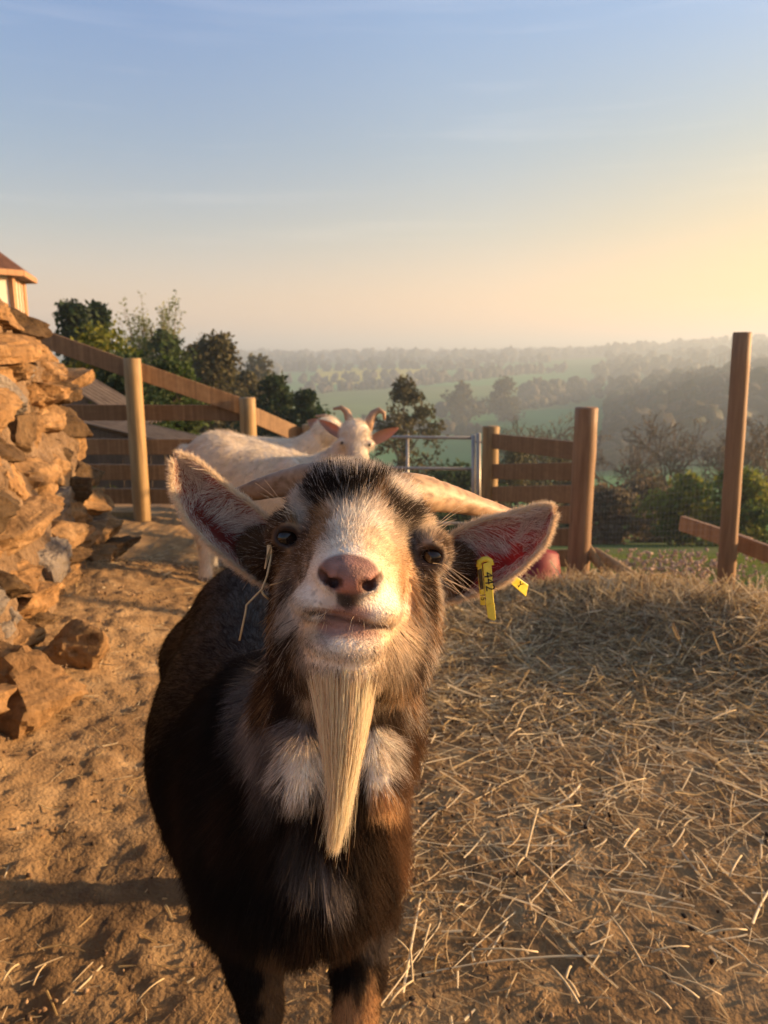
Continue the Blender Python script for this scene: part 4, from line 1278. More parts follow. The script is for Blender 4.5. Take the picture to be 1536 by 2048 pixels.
# ================================================================== timber
def wood_mat(name, c1, c2, c3, sc=1.0):
    m, nt, N, L, b = nmat(name)
    tc = N.new('ShaderNodeTexCoord'); oi = N.new('ShaderNodeObjectInfo')
    mp = N.new('ShaderNodeMapping'); mp.inputs['Scale'].default_value = (3 * sc, 3 * sc, 3 * sc)
    L.new(tc.outputs['Generated'], mp.inputs['Vector'])
    add = N.new('ShaderNodeVectorMath'); add.operation = 'ADD'; L.new(mp.outputs[0], add.inputs[0]); L.new(oi.outputs['Random'], add.inputs[1])
    n1 = N.new('ShaderNodeTexNoise'); n1.inputs['Scale'].default_value = 3.5; n1.inputs['Detail'].default_value = 8; n1.inputs['Roughness'].default_value = .7
    L.new(add.outputs[0], n1.inputs['Vector'])
    wv = N.new('ShaderNodeTexNoise'); wv.inputs['Scale'].default_value = 40; wv.inputs['Detail'].default_value = 5
    sc2 = N.new('ShaderNodeMapping'); sc2.inputs['Scale'].default_value = (1, 1, .06); L.new(tc.outputs['Object'], sc2.inputs['Vector']); L.new(sc2.outputs[0], wv.inputs['Vector'])
    mixf = N.new('ShaderNodeMath'); mixf.operation = 'MULTIPLY_ADD'; mixf.inputs[1].default_value = .6; L.new(wv.outputs['Fac'], mixf.inputs[0])
    hf = N.new('ShaderNodeMath'); hf.operation = 'MULTIPLY'; hf.inputs[1].default_value = .4; L.new(n1.outputs['Fac'], hf.inputs[0]); L.new(hf.outputs[0], mixf.inputs[2])
    r = ramp(N, [(.32, c1), (.5, c2), (.68, c3)]); L.new(mixf.outputs[0], r.inputs[0])
    hs = N.new('ShaderNodeHueSaturation'); mr = N.new('ShaderNodeMapRange'); mr.inputs['To Min'].default_value = .78; mr.inputs['To Max'].default_value = 1.15
    L.new(oi.outputs['Random'], mr.inputs[0]); L.new(mr.outputs[0], hs.inputs['Value']); L.new(r.outputs[0], hs.inputs['Color'])
    L.new(hs.outputs[0], b.inputs['Base Color'])
    bp = N.new('ShaderNodeBump'); bp.inputs['Strength'].default_value = .5; bp.inputs['Distance'].default_value = .004
    L.new(wv.outputs['Fac'], bp.inputs['Height']); L.new(bp.outputs[0], b.inputs['Normal'])
    b.inputs['Roughness'].default_value = .6; b.inputs['Specular IOR Level'].default_value = .4
    return m


m_board = wood_mat('brown_boards', (.14, .075, .032), (.22, .125, .056), (.31, .19, .09))
m_post = wood_mat('round_post_timber', (.19, .12, .048), (.32, .21, .088), (.42, .29, .13))
m_rpost = wood_mat('red_brown_post_timber', (.19, .102, .050), (.29, .168, .085), (.38, .235, .125))
m_steel = noise_mat('galvanised_steel', [(.3, (.30, .285, .26)), (.7, (.42, .40, .36))], scale=30, rough=.42, bump=.05, spec=.5)
m_steel.node_tree.nodes['Principled BSDF'].inputs['Metallic'].default_value = .3


def post(parent, u, y, ztop, rad, mat, lean=(0, 0), x=None):
    px_ = (u - 768) / F * (y * CP - (0.3 - CAMH) * SP) if x is None else x
    zb = float(gz(np.array([px_]), np.array([y]))[0]) - .35
    mb = MB(); n = 14; zs = np.linspace(zb, ztop, 12)
    rd = random.Random(int(u * 7 + y * 31)); rr = [rad * (1 + rd.uniform(-.025, .025)) for _ in zs]
    pts = [(px_ + lean[0] * (z - zb), y + lean[1] * (z - zb), z) for z in zs] 
    pts.append((pts[-1][0], pts[-1][1], ztop + .006)); rr.append(rr[-1] * .90)
    mb.tube(pts, rr, 22, seed=int(u), rough=.03)
    o = mb.build('post', mat, parent, True)
    bpy.context.view_layer.update()
    md = o.modifiers.new('edges', 'EDGE_SPLIT'); md.split_angle = R(50)
    return px_


def rail(parent, a, b, h, mat=m_board, th=.028, name='rail'):
    return MB().beam(a, b, th, h, bev=.004).build(name, mat, parent)


# --- fence on the left, with a sloping top rail
fl = empty('wooden_fence', (0, 0, 0))
tag(fl, 'brown board fence with a sloping top rail behind the white goats', 'fence')
x1 = post(fl, 278, 6.0, 1.14, .066, m_post)
x2 = post(fl, 499, 6.25, .825, .066, m_post)
x3 = post(fl, 621, 6.75, .565, .072, m_post)
def Gz(u, v, y): return tuple(G(u, v, y))
rail(fl, Gz(60, 668, 6.10), Gz(279, 746, 6.10), .135)
rail(fl, Gz(277, 742, 6.11), Gz(505, 820, 6.35), .135)
rail(fl, Gz(497, 826, 6.36), Gz(625, 882, 6.86), .135)
for v, u0 in ((825, 128), (893, 150), (944, 165), (992, 175)):
    rail(fl, Gz(u0, v, 6.14), Gz(500, v + 1, 6.36), .128)
    if v > 880: rail(fl, Gz(498, v + 3, 6.38), Gz(622, v + 8, 6.86), .128)
rail(fl, Gz(190, 1030, 6.08), Gz(300, 1032, 6.10), .07, m_post, .06, 'kick_board')

# --- slatted panel between gate and thick post
fr = empty('slatted_fence', (0, 0, 0))
tag(fr, 'fence panel of six brown boards between gate and thick round post', 'fence')
xg = post(fr, 980, 6.0, .615, .066, m_post)
xm = post(fr, 1164, 4.70, .845, .070, m_rpost)
for k, (va, vb) in enumerate(((881, 903), (943, 943), (988, 988), (1030, 1029), (1075, 1074), (1118, 1116))):
    rail(fr, Gz(978, va, 6.02), Gz(1163, vb, 4.78), .118)
for a, b, r in ((Gz(1168, 1088, 4.72), Gz(1245, 1186, 4.45), .032), (Gz(1188, 1104, 4.70), Gz(1345, 1204, 4.15), .034)):
    MB().tube([a, b], r, 12).build('brace', m_post, fr, True)

# --- fence running off to the right
f3 = empty('rail_fence', (0, 0, 0))
tag(f3, 'slim tall round post with split rails at the edge of the straw', 'fence')
post(f3, 1462, 3.70, 1.262, .043, m_rpost, (-.026, 0), x=1.745)
rail(f3, Gz(1362, 1046, 4.15), Gz(1500, 1092, 3.78), .085, m_rpost, .03)
rail(f3, Gz(1470, 1083, 3.80), Gz(1760, 1190, 3.05), .085, m_rpost, .03)
rail(f3, Gz(1470, 1216, 3.62), Gz(1700, 1300, 2.9), .10, m_rpost, .035, 'base_board')

wm = MB(); wa, wb_ = Vector((1.27, 4.62, 0)), Vector((1.70, 3.76, 0))
for q in np.linspace(0, 1, 36):
    p = wa.lerp(wb_, q); zb_ = -.22 + .16 * q; wm.tube([(p.x, p.y, zb_), (p.x, p.y, .84 + .35 * q)], .00042, 3, cap=False)
for q in np.linspace(0, 1, 36):
    wm.tube([(wa.x, wa.y, -.22 + 1.06 * q), ((wa.x + wb_.x) / 2, (wa.y + wb_.y) / 2, -.16 + 1.20 * q), (wb_.x, wb_.y, -.06 + 1.25 * q)], .00042, 3, cap=False)
o = wm.build('wire_mesh', m_steel, f3); o['kind'] = 'stuff'

# --- metal gate
gt = empty('metal_gate', (0, 0, 0))
tag(gt, 'galvanised tubular field gate between wooden posts', 'gate')
def gp(u, v):
    f = (u - 640) / (955 - 640); return Gz(u, v, 6.78 + (6.12 - 6.78) * f)
for va, vb in ((872, 876), (934, 938), (992, 998), (1040, 1048), (1082, 1094)):
    MB().tube([gp(642, va), gp(948, vb)], .013, 12).build('bar', m_steel, gt, True)
for u in (644, 815, 947):
    MB().tube([gp(u, 870), gp(u, 1096)], .013 if u == 815 else .018, 12).build('upright', m_steel, gt, True)
MB().tube([gp(957, 866), gp(957, 1100)], .018, 12).build('latch_post', m_steel, gt, True)
MB().tube([gp(948, 884), gp(966, 884)], .008, 8).build('latch', m_steel, gt, True)

# --- red rubber tub behind the ear
m_red = noise_mat('red_rubber', [(.3, (.15, .010, .018)), (.7, (.23, .016, .026))], scale=12, rough=.6, bump=.1, spec=.4)
pc = np.array([.885, 4.32, 0.0]); pc[2] = gz(pc[:1], pc[1:2])[0]
tub = empty('rubber_tub', tuple(pc)); tag(tub, 'red rubber feed tub tipped on the straw by the slatted fence', 'tub')
def lathe(prof, n=40):
    vs = [(r * math.cos(2 * math.pi * k / n), r * math.sin(2 * math.pi * k / n), z) for r, z in prof for k in range(n)]
    fs = [(i * n + k, i * n + (k + 1) % n, (i + 1) * n + (k + 1) % n, (i + 1) * n + k) for i in range(len(prof) - 1) for k in range(n)]
    return vs, fs
vs, fs = lathe([(.001, 0), (.135, .0), (.15, .01), (.185, .10), (.205, .205), (.213, .212), (.213, .222), (.203, .222), (.178, .10), (.14, .02), (.001, .015)])
Mt = Matrix.Rotation(R(172), 3, 'X') @ Matrix.Rotation(R(-14), 3, 'Y') @ Matrix.Scale(.95, 3)
b = MB(); vv = [Mt @ Vector(p) for p in vs]; zmin = min(p.z for p in vv)
b.add([p - Vector((0, 0, zmin + .01)) for p in vv], fs); b.build('bowl', m_red, tub, True)
for s in (-1, 1):
    hd = [Mt @ Vector((s * (.205 + .045 * math.sin(a)), .07 * math.cos(a), .20 + .05 * math.sin(a))) - Vector((0, 0, zmin + .01)) for a in np.linspace(0, math.pi, 9)]
    MB().tube(hd, .012, 8).build('handle', m_red, tub, True)

# ================================================================== summerhouse and shed
m_cream = noise_mat('cream_panel', [(.3, (.66, .60, .50)), (.7, (.78, .72, .62))], scale=6, rough=.7, bump=.05)
m_pine = wood_mat('orange_pine', (.28, .15, .07), (.40, .22, .11), (.48, .29, .15))
m_roof = noise_mat('brown_roof_shingle', [(.3, (.075, .036, .024)), (.7, (.14, .072, .05))], scale=10, rough=.85, bump=.4, bdist=.02)
sh = empty('summerhouse', (0, 0, 0)); tag(sh, 'cream panelled garden house with pine battens and brown hipped roof', 'house')
C0 = G(27, 640, 14.0); C0[2] = 1.2; zt = G(27, 548, 14.0)[2]
ang = R(106); side = 1.15; corners = [Vector((C0[0], C0[1], 0))]
for k in range(5): corners.append(corners[-1] + Vector((math.cos(ang + k * R(60)), math.sin(ang + k * R(60)), 0)) * side)
cen = sum(corners, Vector()) / 6
for k in range(6):
    a, b = corners[k], corners[(k + 1) % 6]
    MB().beam((a.x, a.y, (.9 + zt) / 2), (b.x, b.y, (.9 + zt) / 2), .05, zt - .9, bev=.003).build('wall', m_cream, sh)
    o = (a - cen).normalized() * .03
    MB().beam((a.x + o.x, a.y + o.y, .9), (a.x + o.x, a.y + o.y, zt), .09, .09, up=(1, 0, 0)).build('corner_post', m_pine, sh)
    nrm = ((a + b) / 2 - cen).normalized() * .035
    for q in (.25, .5, .75):
        p = a.lerp(b, q) + nrm
        MB().beam((p.x, p.y, .9), (p.x, p.y, zt - .02), .02, .03, up=(nrm.x, nrm.y, 0)).build('batten', m_pine, sh)
rv = [cen + (c - cen) * 1.26 + Vector((0, 0, zt - .03)) for c in corners]; apex = cen + Vector((0, 0, zt + 1.05))
rb = MB(); rb.add(list(rv) + [p + Vector((0, 0, .09)) for p in rv] + [apex], [(k, (k + 1) % 6, 6 + (k + 1) % 6, 6 + k) for k in range(6)] + [(6 + k, 6 + (k + 1) % 6, 12) for k in range(6)] + [tuple(range(5, -1, -1))])
rf = rb.build('roof', m_roof, sh)
for k in range(6):
    MB().beam(rv[k] + Vector((0, 0, .035)), rv[(k + 1) % 6] + Vector((0, 0, .035)), .03, .10).build('fascia', m_pine, rf)

m_corr = noise_mat('weathered_corrugated_sheet', [(.3, (.12, .092, .068)), (.7, (.22, .175, .13))], scale=7, rough=.6, bump=.1)
m_plank = wood_mat('shed_planks', (.09, .06, .04), (.14, .10, .065), (.2, .14, .095))
sd = empty('shed', (0, 0, 0)); tag(sd, 'low shed with a weathered corrugated roof behind the sloping board fence', 'shed')
def corr(c0, ex, ey, nx, ny, amp, name):
    c0, ex, ey = Vector(c0), Vector(ex), Vector(ey); up = ex.cross(ey).normalized()
    if up.z < 0: up = -up
    vs = []
    for i in range(2):
        for j in range(ny * 6 + 1):
            vs.append(c0 + ex * i + ey * (j / (ny * 6)) + up * amp * math.cos(j / 6 * 2 * math.pi))
    n = ny * 6 + 1
    bq = MB(); bq.add(vs + [v - up * .004 for v in vs], [(j, j + 1, n + j + 1, n + j) for j in range(n - 1)] + [(2 * n + n + j, 2 * n + n + j + 1, 2 * n + j + 1, 2 * n + j) for j in range(n - 1)])
    return bq.build(name, m_corr, sd, True)
A = Vector(Gz(95, 752, 9.4)); Bq = Vector(Gz(262, 852, 9.0)); D = Vector(Gz(215, 775, 12.4)) 
corr(A, Bq - A, Vector((.15, .8, .0)), 1, 7, .022, 'roof')
A2 = Vector(Gz(118, 838, 8.5)); B2 = Vector(Gz(385, 900, 8.3))
corr(A2, B2 - A2, Vector((.1, .62, .04)), 1, 6, .020, 'roof')
for (a, b2, z1) in ((A, Bq, None), (A2, B2, None)):
    for q in np.linspace(.06, .94, 9):
        p = Vector(a).lerp(Vector(b2), q); MB().beam((p.x, p.y + .1, -1.8), (p.x, p.y + .1, p.z - .04), .02, abs((Vector(b2) - Vector(a)).x) / 9.5, up=(1, 0, 0)).build('plank', m_plank, sd)
print('pen', round(time.time() - T0, 1))

# ================================================================== rubble wall on the left
m_stone, nt, N, L, b = nmat('wall_stone')
oi = N.new('ShaderNodeObjectInfo'); tc = N.new('ShaderNodeTexCoord'); ge = N.new('ShaderNodeNewGeometry')
n1 = N.new('ShaderNodeTexNoise'); n1.inputs['Scale'].default_value = 7; n1.inputs['Detail'].default_value = 9; n1.inputs['Roughness'].default_value = .68
n2 = N.new('ShaderNodeTexNoise'); n2.inputs['Scale'].default_value = 38; n2.inputs['Detail'].default_value = 8
vo = N.new('ShaderNodeTexVoronoi'); vo.inputs['Scale'].default_value = 16
for q in (n1, n2, vo): L.new(ge.outputs['Position'], q.inputs['Vector'])
r1 = ramp(N, [(.28, (.10, .068, .042)), (.45, (.22, .152, .088)), (.60, (.31, .222, .132)), (.78, (.39, .30, .19))]); L.new(n1.outputs['Fac'], r1.inputs[0])
r2 = ramp(N, [(.0, (.30, .29, .27)), (.18, (.36, .33, .29)), (.30, (1, .92, .80)), (.7, (1, .86, .66)), (1, (.86, .78, .66))]); L.new(oi.outputs['Random'], r2.inputs[0])
mx = N.new('ShaderNodeMix'); mx.data_type = 'RGBA'; mx.blend_type = 'MULTIPLY'; mx.inputs[0].default_value = 1
L.new(r1.outputs[0], mx.inputs['A']); L.new(r2.outputs[0], mx.inputs['B'])
r3 = ramp(N, [(.30, (.35, .33, .30)), (.50, (1, 1, 1)), (.74, (1.12, 1.08, 1.0))]); L.new(n2.outputs['Fac'], r3.inputs[0])
mx2 = N.new('ShaderNodeMix'); mx2.data_type = 'RGBA'; mx2.blend_type = 'MULTIPLY'; mx2.inputs[0].default_value = .75
L.new(mx.outputs['Result'], mx2.inputs['A']); L.new(r3.outputs[0], mx2.inputs['B']); L.new(mx2.outputs['Result'], b.inputs['Base Color'])
ad = N.new('ShaderNodeMath'); ad.operation = 'MULTIPLY_ADD'; ad.inputs[1].default_value = .5; L.new(n2.outputs['Fac'], ad.inputs[0]); L.new(n1.outputs['Fac'], ad.inputs[2])
bp = N.new('ShaderNodeBump'); bp.inputs['Strength'].default_value = .9; bp.inputs['Distance'].default_value = .02; L.new(ad.outputs[0], bp.inputs['Height']); L.new(bp.outputs[0], b.inputs['Normal'])
b.inputs['Roughness'].default_value = .9; b.inputs['Specular IOR Level'].default_value = .2
m_grey = noise_mat('grey_stone', [(.28, (.07, .062, .055)), (.5, (.17, .15, .13)), (.72, (.27, .24, .20))], scale=8, detail=9, rough=.9, bump=1.0, bscale=34, bdist=.03, spec=.2)
m_mortar = noise_mat('earth_mortar', [(.3, (.10, .064, .036)), (.55, (.20, .137, .080)), (.75, (.28, .20, .122))], scale=11, bump=1.0, bscale=24, bdist=.05, coord='Object')

wall = empty('stone_wall', (-1.5, 3.0, 0))
tag(wall, 'rough rubble stone wall glowing orange beside the pen', 'wall')
def xb(y): return -1.16 - .205 * (y - 2.0)
def face(y, z): return xb(y) - .17 * z
def top(y): return float(np.interp(y, [0, 2.0, 2.96, 3.3, 3.9, 4.25, 4.5], [2.05, 1.95, 1.64, 1.52, 1.27, 1.16, .95]))
bm = bmesh.new(); bmesh.ops.create_cube(bm, size=2.0); bmesh.ops.subdivide_edges(bm, edges=list(bm.edges), cuts=11, use_grid_fill=True)
CV = np.array([w.co[:] for w in bm.verts]); bm.verts.index_update(); CF = [[w.index for w in f.verts] for f in bm.faces]; bm.free()
CF = np.array(CF)
rw = np.random.default_rng(12)
def stone(c, half, rotz, parent, tilt=0.0, seed=0, sq=.62, name='stone', mat=None):
    """irregular rock: rounded block with chipped facets"""
    r = np.random.default_rng(seed)
    v = CV.copy(); s = unit(v) * 1.22
    v = v * sq + s * (1 - sq)
    for _ in range(12):                             # chipped planes
        n = unit(r.normal(0, 1, 3)); dcut = r.uniform(.66, 1.0)
        ex = np.maximum(v @ n - dcut, 0); v = v - ex[:, None] * n
    v = v + unit(v) * (fbm(v + seed * 5.7, 1.6, 3, 2)[:, None] * .20 + np.abs(fbm(v + seed * 3.1, 4, 3, 4))[:, None] * -.22 + fbm(v + seed * 2.3, 9, 2, 6)[:, None] * .06)
    v = v * np.array(half)
    cz, sz = math.cos(rotz), math.sin(rotz); ct, st = math.cos(tilt), math.sin(tilt)
    M = np.array([[cz, -sz, 0], [sz, cz, 0], [0, 0, 1]]) @ np.array([[1, 0, 0], [0, ct, -st], [0, st, ct]])
    o = mesh_np(name, v @ M.T, CF, mat or m_stone, parent, True)
    o.data.set_sharp_from_angle(angle=R(28))
    o.location = Vector(c) - (Vector(parent.location) if parent else Vector())
    return o
z = -.12; course = 0
slope = math.atan2(-.19, 1.0)
while z < 2.0:
    h = rw.uniform(.10, .21)
    y = .9 + rw.uniform(-.2, .1)
    while y < 4.2:
        l = rw.uniform(.18, .34) * (1.5 if rw.random() < .3 else 1.0)
        yc, zc = y + l / 2, z + h / 2 + rw.normal(0, .018)
        hh = h * rw.uniform(.85, 1.25)
        if zc < top(yc) - .04:
            dpt = rw.uniform(.10, .17)
            stone((face(yc, zc) - dpt * .55 + rw.normal(.018, .026), yc, zc), (dpt, l * .53, hh * .54), slope + rw.normal(0, .10), wall, rw.normal(0, .10), int(rw.integers(1, 99999)), rw.uniform(.62, .98), mat=m_grey if rw.random() < (.26 if zc < .55 else .08) else None)
        y += l
    z += h * .93; course += 1
# end of the wall, facing along the pen, and the jagged top
for k in range(16):
    zc = rw.uniform(0, 1.1); xx = face(4.25, zc) - rw.uniform(.24, .80)
    stone((xx, 4.25 + rw.normal(0, .04), zc), (rw.uniform(.11, .2), .12, rw.uniform(.07, .13)), rw.normal(0, .15), wall, rw.normal(0, .1), int(rw.integers(1, 99999)))
# footing boulders and rocks bedded at the foot of the wall
for (u, v, w, hgt, dp) in ((35, 1400, .17, .13, .16), (140, 1305, .11, .09, .11)):
    p = ray_ground(u, v + 20)
    stone((p[0], p[1] + dp * .3, p[2] + hgt * .45), (w, dp, hgt), rw.uniform(-.5, .5), wall, rw.normal(0, .15), int(rw.integers(1, 99999)), .6)
# earth and mortar body behind the stones
yy = np.linspace(.3, 4.26, 300)
YYm, Sm = np.meshgrid(yy, np.linspace(0, 1, 130), indexing='ij')
TOPm = np.array([top(q) for q in yy])[:, None]
ZM = -.3 + (TOPm - .03 + .3) * Sm
XM = xb(YYm) - .17 * ZM + .014
pm = np.stack([XM, YYm, ZM], -1); XM = XM + fbm(pm, 4, 4, 40) * .085 - np.abs(fbm(pm, 13, 3, 43)) * .045
back = np.stack([np.full_like(YYm[:, :1], -2.6), YYm[:, :1], TOPm + .02], -1)
VM = np.concatenate([np.stack([XM, YYm, ZM], -1), back], 1); na, nb_ = VM.shape[:2]
idx = np.arange(na * nb_).reshape(na, nb_)
qm = np.stack([idx[:-1, :-1], idx[1:, :-1], idx[1:, 1:], idx[:-1, 1:]], -1).reshape(-1, 4)
endv = [(-2.6, 4.42, -.3)]
o = mesh_np('mortar', VM.reshape(-1, 3) - np.array([-1.5, 3.0, 0]), qm, m_mortar, wall, True)
eb = MB(); eb.add([(-1.62 + 1.5, 1.26, -.3), (-2.6 + 1.5, 1.26, -.3), (-2.6 + 1.5, 1.26, 1.10), (-1.86 + 1.5, 1.26, 1.06)], [(0, 1, 2, 3)]); eb.build('end_fill', m_mortar, wall)
print('wall', round(time.time() - T0, 1))

# ================================================================== white goats
def white_goat(name, S, lo, hi, base, horns, ears, eyes, label, seed):
    V, Q = S.mesh(lo, hi, .008); N_ = vnormals(V, Q)
    g = empty(name, tuple(base)); tag(g, label, 'goat', 'white goats by the fence'); inv = -np.array(base)
    col = np.array([.70, .64, .55]) * (1 + .10 * fbm(V, 6, 3, seed)[:, None])
    dirt = smooth01(fbm(V, 4, 3, seed + 3), .05, .5)[:, None] * smooth01(.62 - V[:, 2], -.1, .3)[:, None]
    col = col * (1 - dirt * .35) + np.array([.42, .30, .19]) * dirt * .35
    col = np.where((V[:, 2] - base[2] < .05)[:, None], np.array([.12, .09, .07]), col)
    m = attr_mat(name + '_hide', rough=.75, spec=.15)
    body = mesh_np('body', V + inv, Q, m, g, True, {'Col': col})
    n = 42000
    p, nn, _ = scatter(V, Q, N_, n)
    comb = np.tile(np.array([-.6, 0, -.6]), (n, 1)) + np.stack([fbm(p, 14, 2, 60 + q) for q in range(3)], 1) * .6
    st = strands(p, nn, comb, rng.uniform(.018, .045, n), .16 + .15 * rng.random(n), 4, .2, .2)
    patch = smooth01(fbm(p, 7, 3, seed + 9), .0, .5)[:, None]
    cc = (np.array([.78, .72, .62]) * (1 - patch * .3) + np.array([.52, .40, .28]) * patch * .3) * np.clip(rng.normal(1, .16, n), .5, 1.2)[:, None]
    hair('fur', st + inv, np.full(n, .0008), cc, bpy.data.materials['goat_fur'], body)
    mh = noise_mat(name + '_horn', [(.3, (.30, .19, .12)), (.7, (.48, .33, .22))], scale=25, rough=.5, bump=.3, bdist=.003)
    for pl, r0 in horns:
        pp = [Vector(q) for q in pl]; k = len(pp)
        MB().tube([q + Vector(inv) for q in pp], [r0 * (1 - .8 * i / (k - 1)) for i in range(k)], 12).build('horn', mh, g, True)
    me_ = noise_mat(name + '_ear', [(.3, (.42, .30, .23)), (.7, (.55, .42, .33))], scale=20, rough=.8)
    tr = me_.node_tree; b_ = tr.nodes['Principled BSDF']; t_ = tr.nodes.new('ShaderNodeBsdfTranslucent'); t_.inputs['Color'].default_value = (.55, .26, .17, 1)
    mm = tr.nodes.new('ShaderNodeMixShader'); mm.inputs[0].default_value = .4; tr.links.new(b_.outputs[0], mm.inputs[1]); tr.links.new(t_.outputs[0], mm.inputs[2]); tr.links.new(mm.outputs[0], tr.nodes['Material Output'].inputs['Surface'])
    for (a, b2, w) in ears:
        a, b2 = np.array(a), np.array(b2); ax = b2 - a; acr = unit(np.cross(ax, KD)) * w
        vs = []
        for layer in (0, 1):
            for i in range(13):
                s = i / 12; wd = math.sin(math.pi * min(1, .18 + s * .80)) ** .8
                for j in range(9):
                    t = -1 + j / 4
                    vs.append(a + ax * s + acr * t * wd + KD * (.022 * (1 - t * t) * wd + .005 * layer) + inv)
        fs = [(l * 117 + i * 9 + j, l * 117 + i * 9 + j + 1, l * 117 + (i + 1) * 9 + j + 1, l * 117 + (i + 1) * 9 + j) for l in (0, 1) for i in range(12) for j in range(8)]
        fs += [(i * 9 + j, (i + 1) * 9 + j, 117 + (i + 1) * 9 + j, 117 + i * 9 + j) for i in range(12) for j in (0, 8)]
        mesh_np('ear', np.array(vs), np.array(fs), me_, g, True)
    mk = noise_mat(name + '_eye', [(.3, (.02, .014, .01)), (.7, (.04, .03, .02))], scale=30, rough=.1, bump=0)
    for e in eyes:
        bq = MB(); q = Vector(e) + Vector(inv)
        bq.tube([q + Vector((0, -.008, 0)) * math.cos(a) for a in np.linspace(0, math.pi, 9)], [max(.0006, .008 * math.sin(a)) for a in np.linspace(0, math.pi, 9)], 14)
        bq.build('eye', mk, g, True)
    return g


S = SDF(); zg = -.05
S.ell((-.86, 3.96, .555), (.165, .150, .200), None, .05)
S.cone((-.86, 3.95, .575), (-.46, 3.93, .495), .180, .160, .06)
S.ell((-.62, 3.94, .46), (.24, .185, .18), None, .06)
S.ell((-.80, 3.86, .665), (.05, .05, .04), None, .05); S.ell((-.93, 3.84, .60), (.045, .05, .06), None, .04); S.cone((-.80, 3.95, .745), (-.48, 3.93, .645), .018, .016, .04); S.ell((-.47, 3.80, .52), (.07, .05, .13), None, .05)
S.chain([((-.46, 3.93, .50), .120), ((-.32, 3.90, .57), .078), ((-.20, 3.84, .68), .060)], .04)
S.ell(P(711, 868, 3.80), (.074, .075, .070), KB, .025); S.ell(P(684, 884, 3.77), (.022, .03, .02), KB, .02); S.ell(P(739, 888, 3.77), (.022, .03, .02), KB, .02)
S.cone(P(712, 885, 3.78), P(724, 968, 3.68), .056, .034, .025)
S.chain([((-.93, 3.93, .50), .12), ((-.98, 3.90, .33), .062), ((-.965, 3.96, .22), .032), ((-.955, 3.93, .02), .024), ((-.955, 3.915, zg + .015), .029)], .03)
S.chain([((-.88, 4.03, .50), .11), ((-.86, 4.05, .33), .062), ((-.84, 4.10, .22), .032), ((-.835, 4.08, .0), .024), ((-.835, 4.06, zg + .01), .029)], .03)
S.chain([((-.46, 3.86, .45), .09), ((-.44, 3.84, .25), .040), ((-.435, 3.84, .0), .025), ((-.435, 3.83, zg), .029)], .03)
S.chain([((-.44, 4.01, .45), .09), ((-.42, 4.02, .25), .040), ((-.415, 4.02, .0), .025), ((-.415, 4.01, zg), .029)], .03)
S.chain([((-1.0, 3.96, .66), .03), ((-1.05, 3.96, .66), .022), ((-1.07, 3.96, .60), .012)], .03)
def curve_px(l, d): return [tuple(P(u, v, d)) for u, v in l]
white_goat('white_goat', S, (-1.15, 3.5, -.12), (.02, 4.3, 1.0), (-.68, 3.95, zg),
           [(curve_px([(700, 858), (699, 840), (693, 823), (682, 815), (666, 818)], 3.82), .030), (curve_px([(733, 860), (738, 844), (747, 827), (758, 820), (768, 826), (769, 840)], 3.82), .030)],
           [(P(690, 874, 3.82), P(638, 840, 3.86), .028), (P(736, 886, 3.82), P(797, 856, 3.80), .030)],
           [P(684, 886, 3.742), P(739, 890, 3.742)], 'white horned goat turning its head towards the brown goat', 70)
S = SDF(); zg2 = -.16
S.ell((-1.02, 4.62, .50), (.17, .15, .19), None, .05)
S.cone((-1.02, 4.62, .515), (-.60, 4.60, .50), .17, .16, .06)
S.ell((-.80, 4.61, .40), (.25, .18, .17), None, .06)
S.chain([((-.60, 4.60, .50), .115), ((-.45, 4.58, .60), .085), ((-.36, 4.57, .70), .068)], .05)
S.ell((-.33, 4.55, .725), (.075, .08, .07), None, .04); S.cone((-.32, 4.54, .72), (-.20, 4.50, .66), .055, .034, .04)
for (lx, ly) in ((-1.06, 4.55), (-1.02, 4.70), (-.60, 4.53), (-.58, 4.68)):
    S.chain([((lx, ly, .42), .095), ((lx, ly, .22), .042), ((lx, ly, .0), .025), ((lx, ly, zg2), .029)], .03)
S.chain([((-1.16, 4.62, .60), .03), ((-1.22, 4.62, .60), .02), ((-1.24, 4.62, .54), .011)], .03)
white_goat('white_goat', S, (-1.3, 4.25, -.25), (-.1, 4.9, .95), (-.8, 4.6, zg2),
           [(curve_px([(676, 856), (672, 846), (661, 836), (648, 831), (631, 832)], 4.66), .026), (curve_px([(664, 860), (655, 850), (642, 844), (630, 846)], 4.72), .024)],
           [((-.37, 4.60, .74), (-.47, 4.66, .77), .035)], [(-.28, 4.475, .735)], 'white goat standing behind the other white goat, mostly its back showing', 77)
print('white goats', round(time.time() - T0, 1))
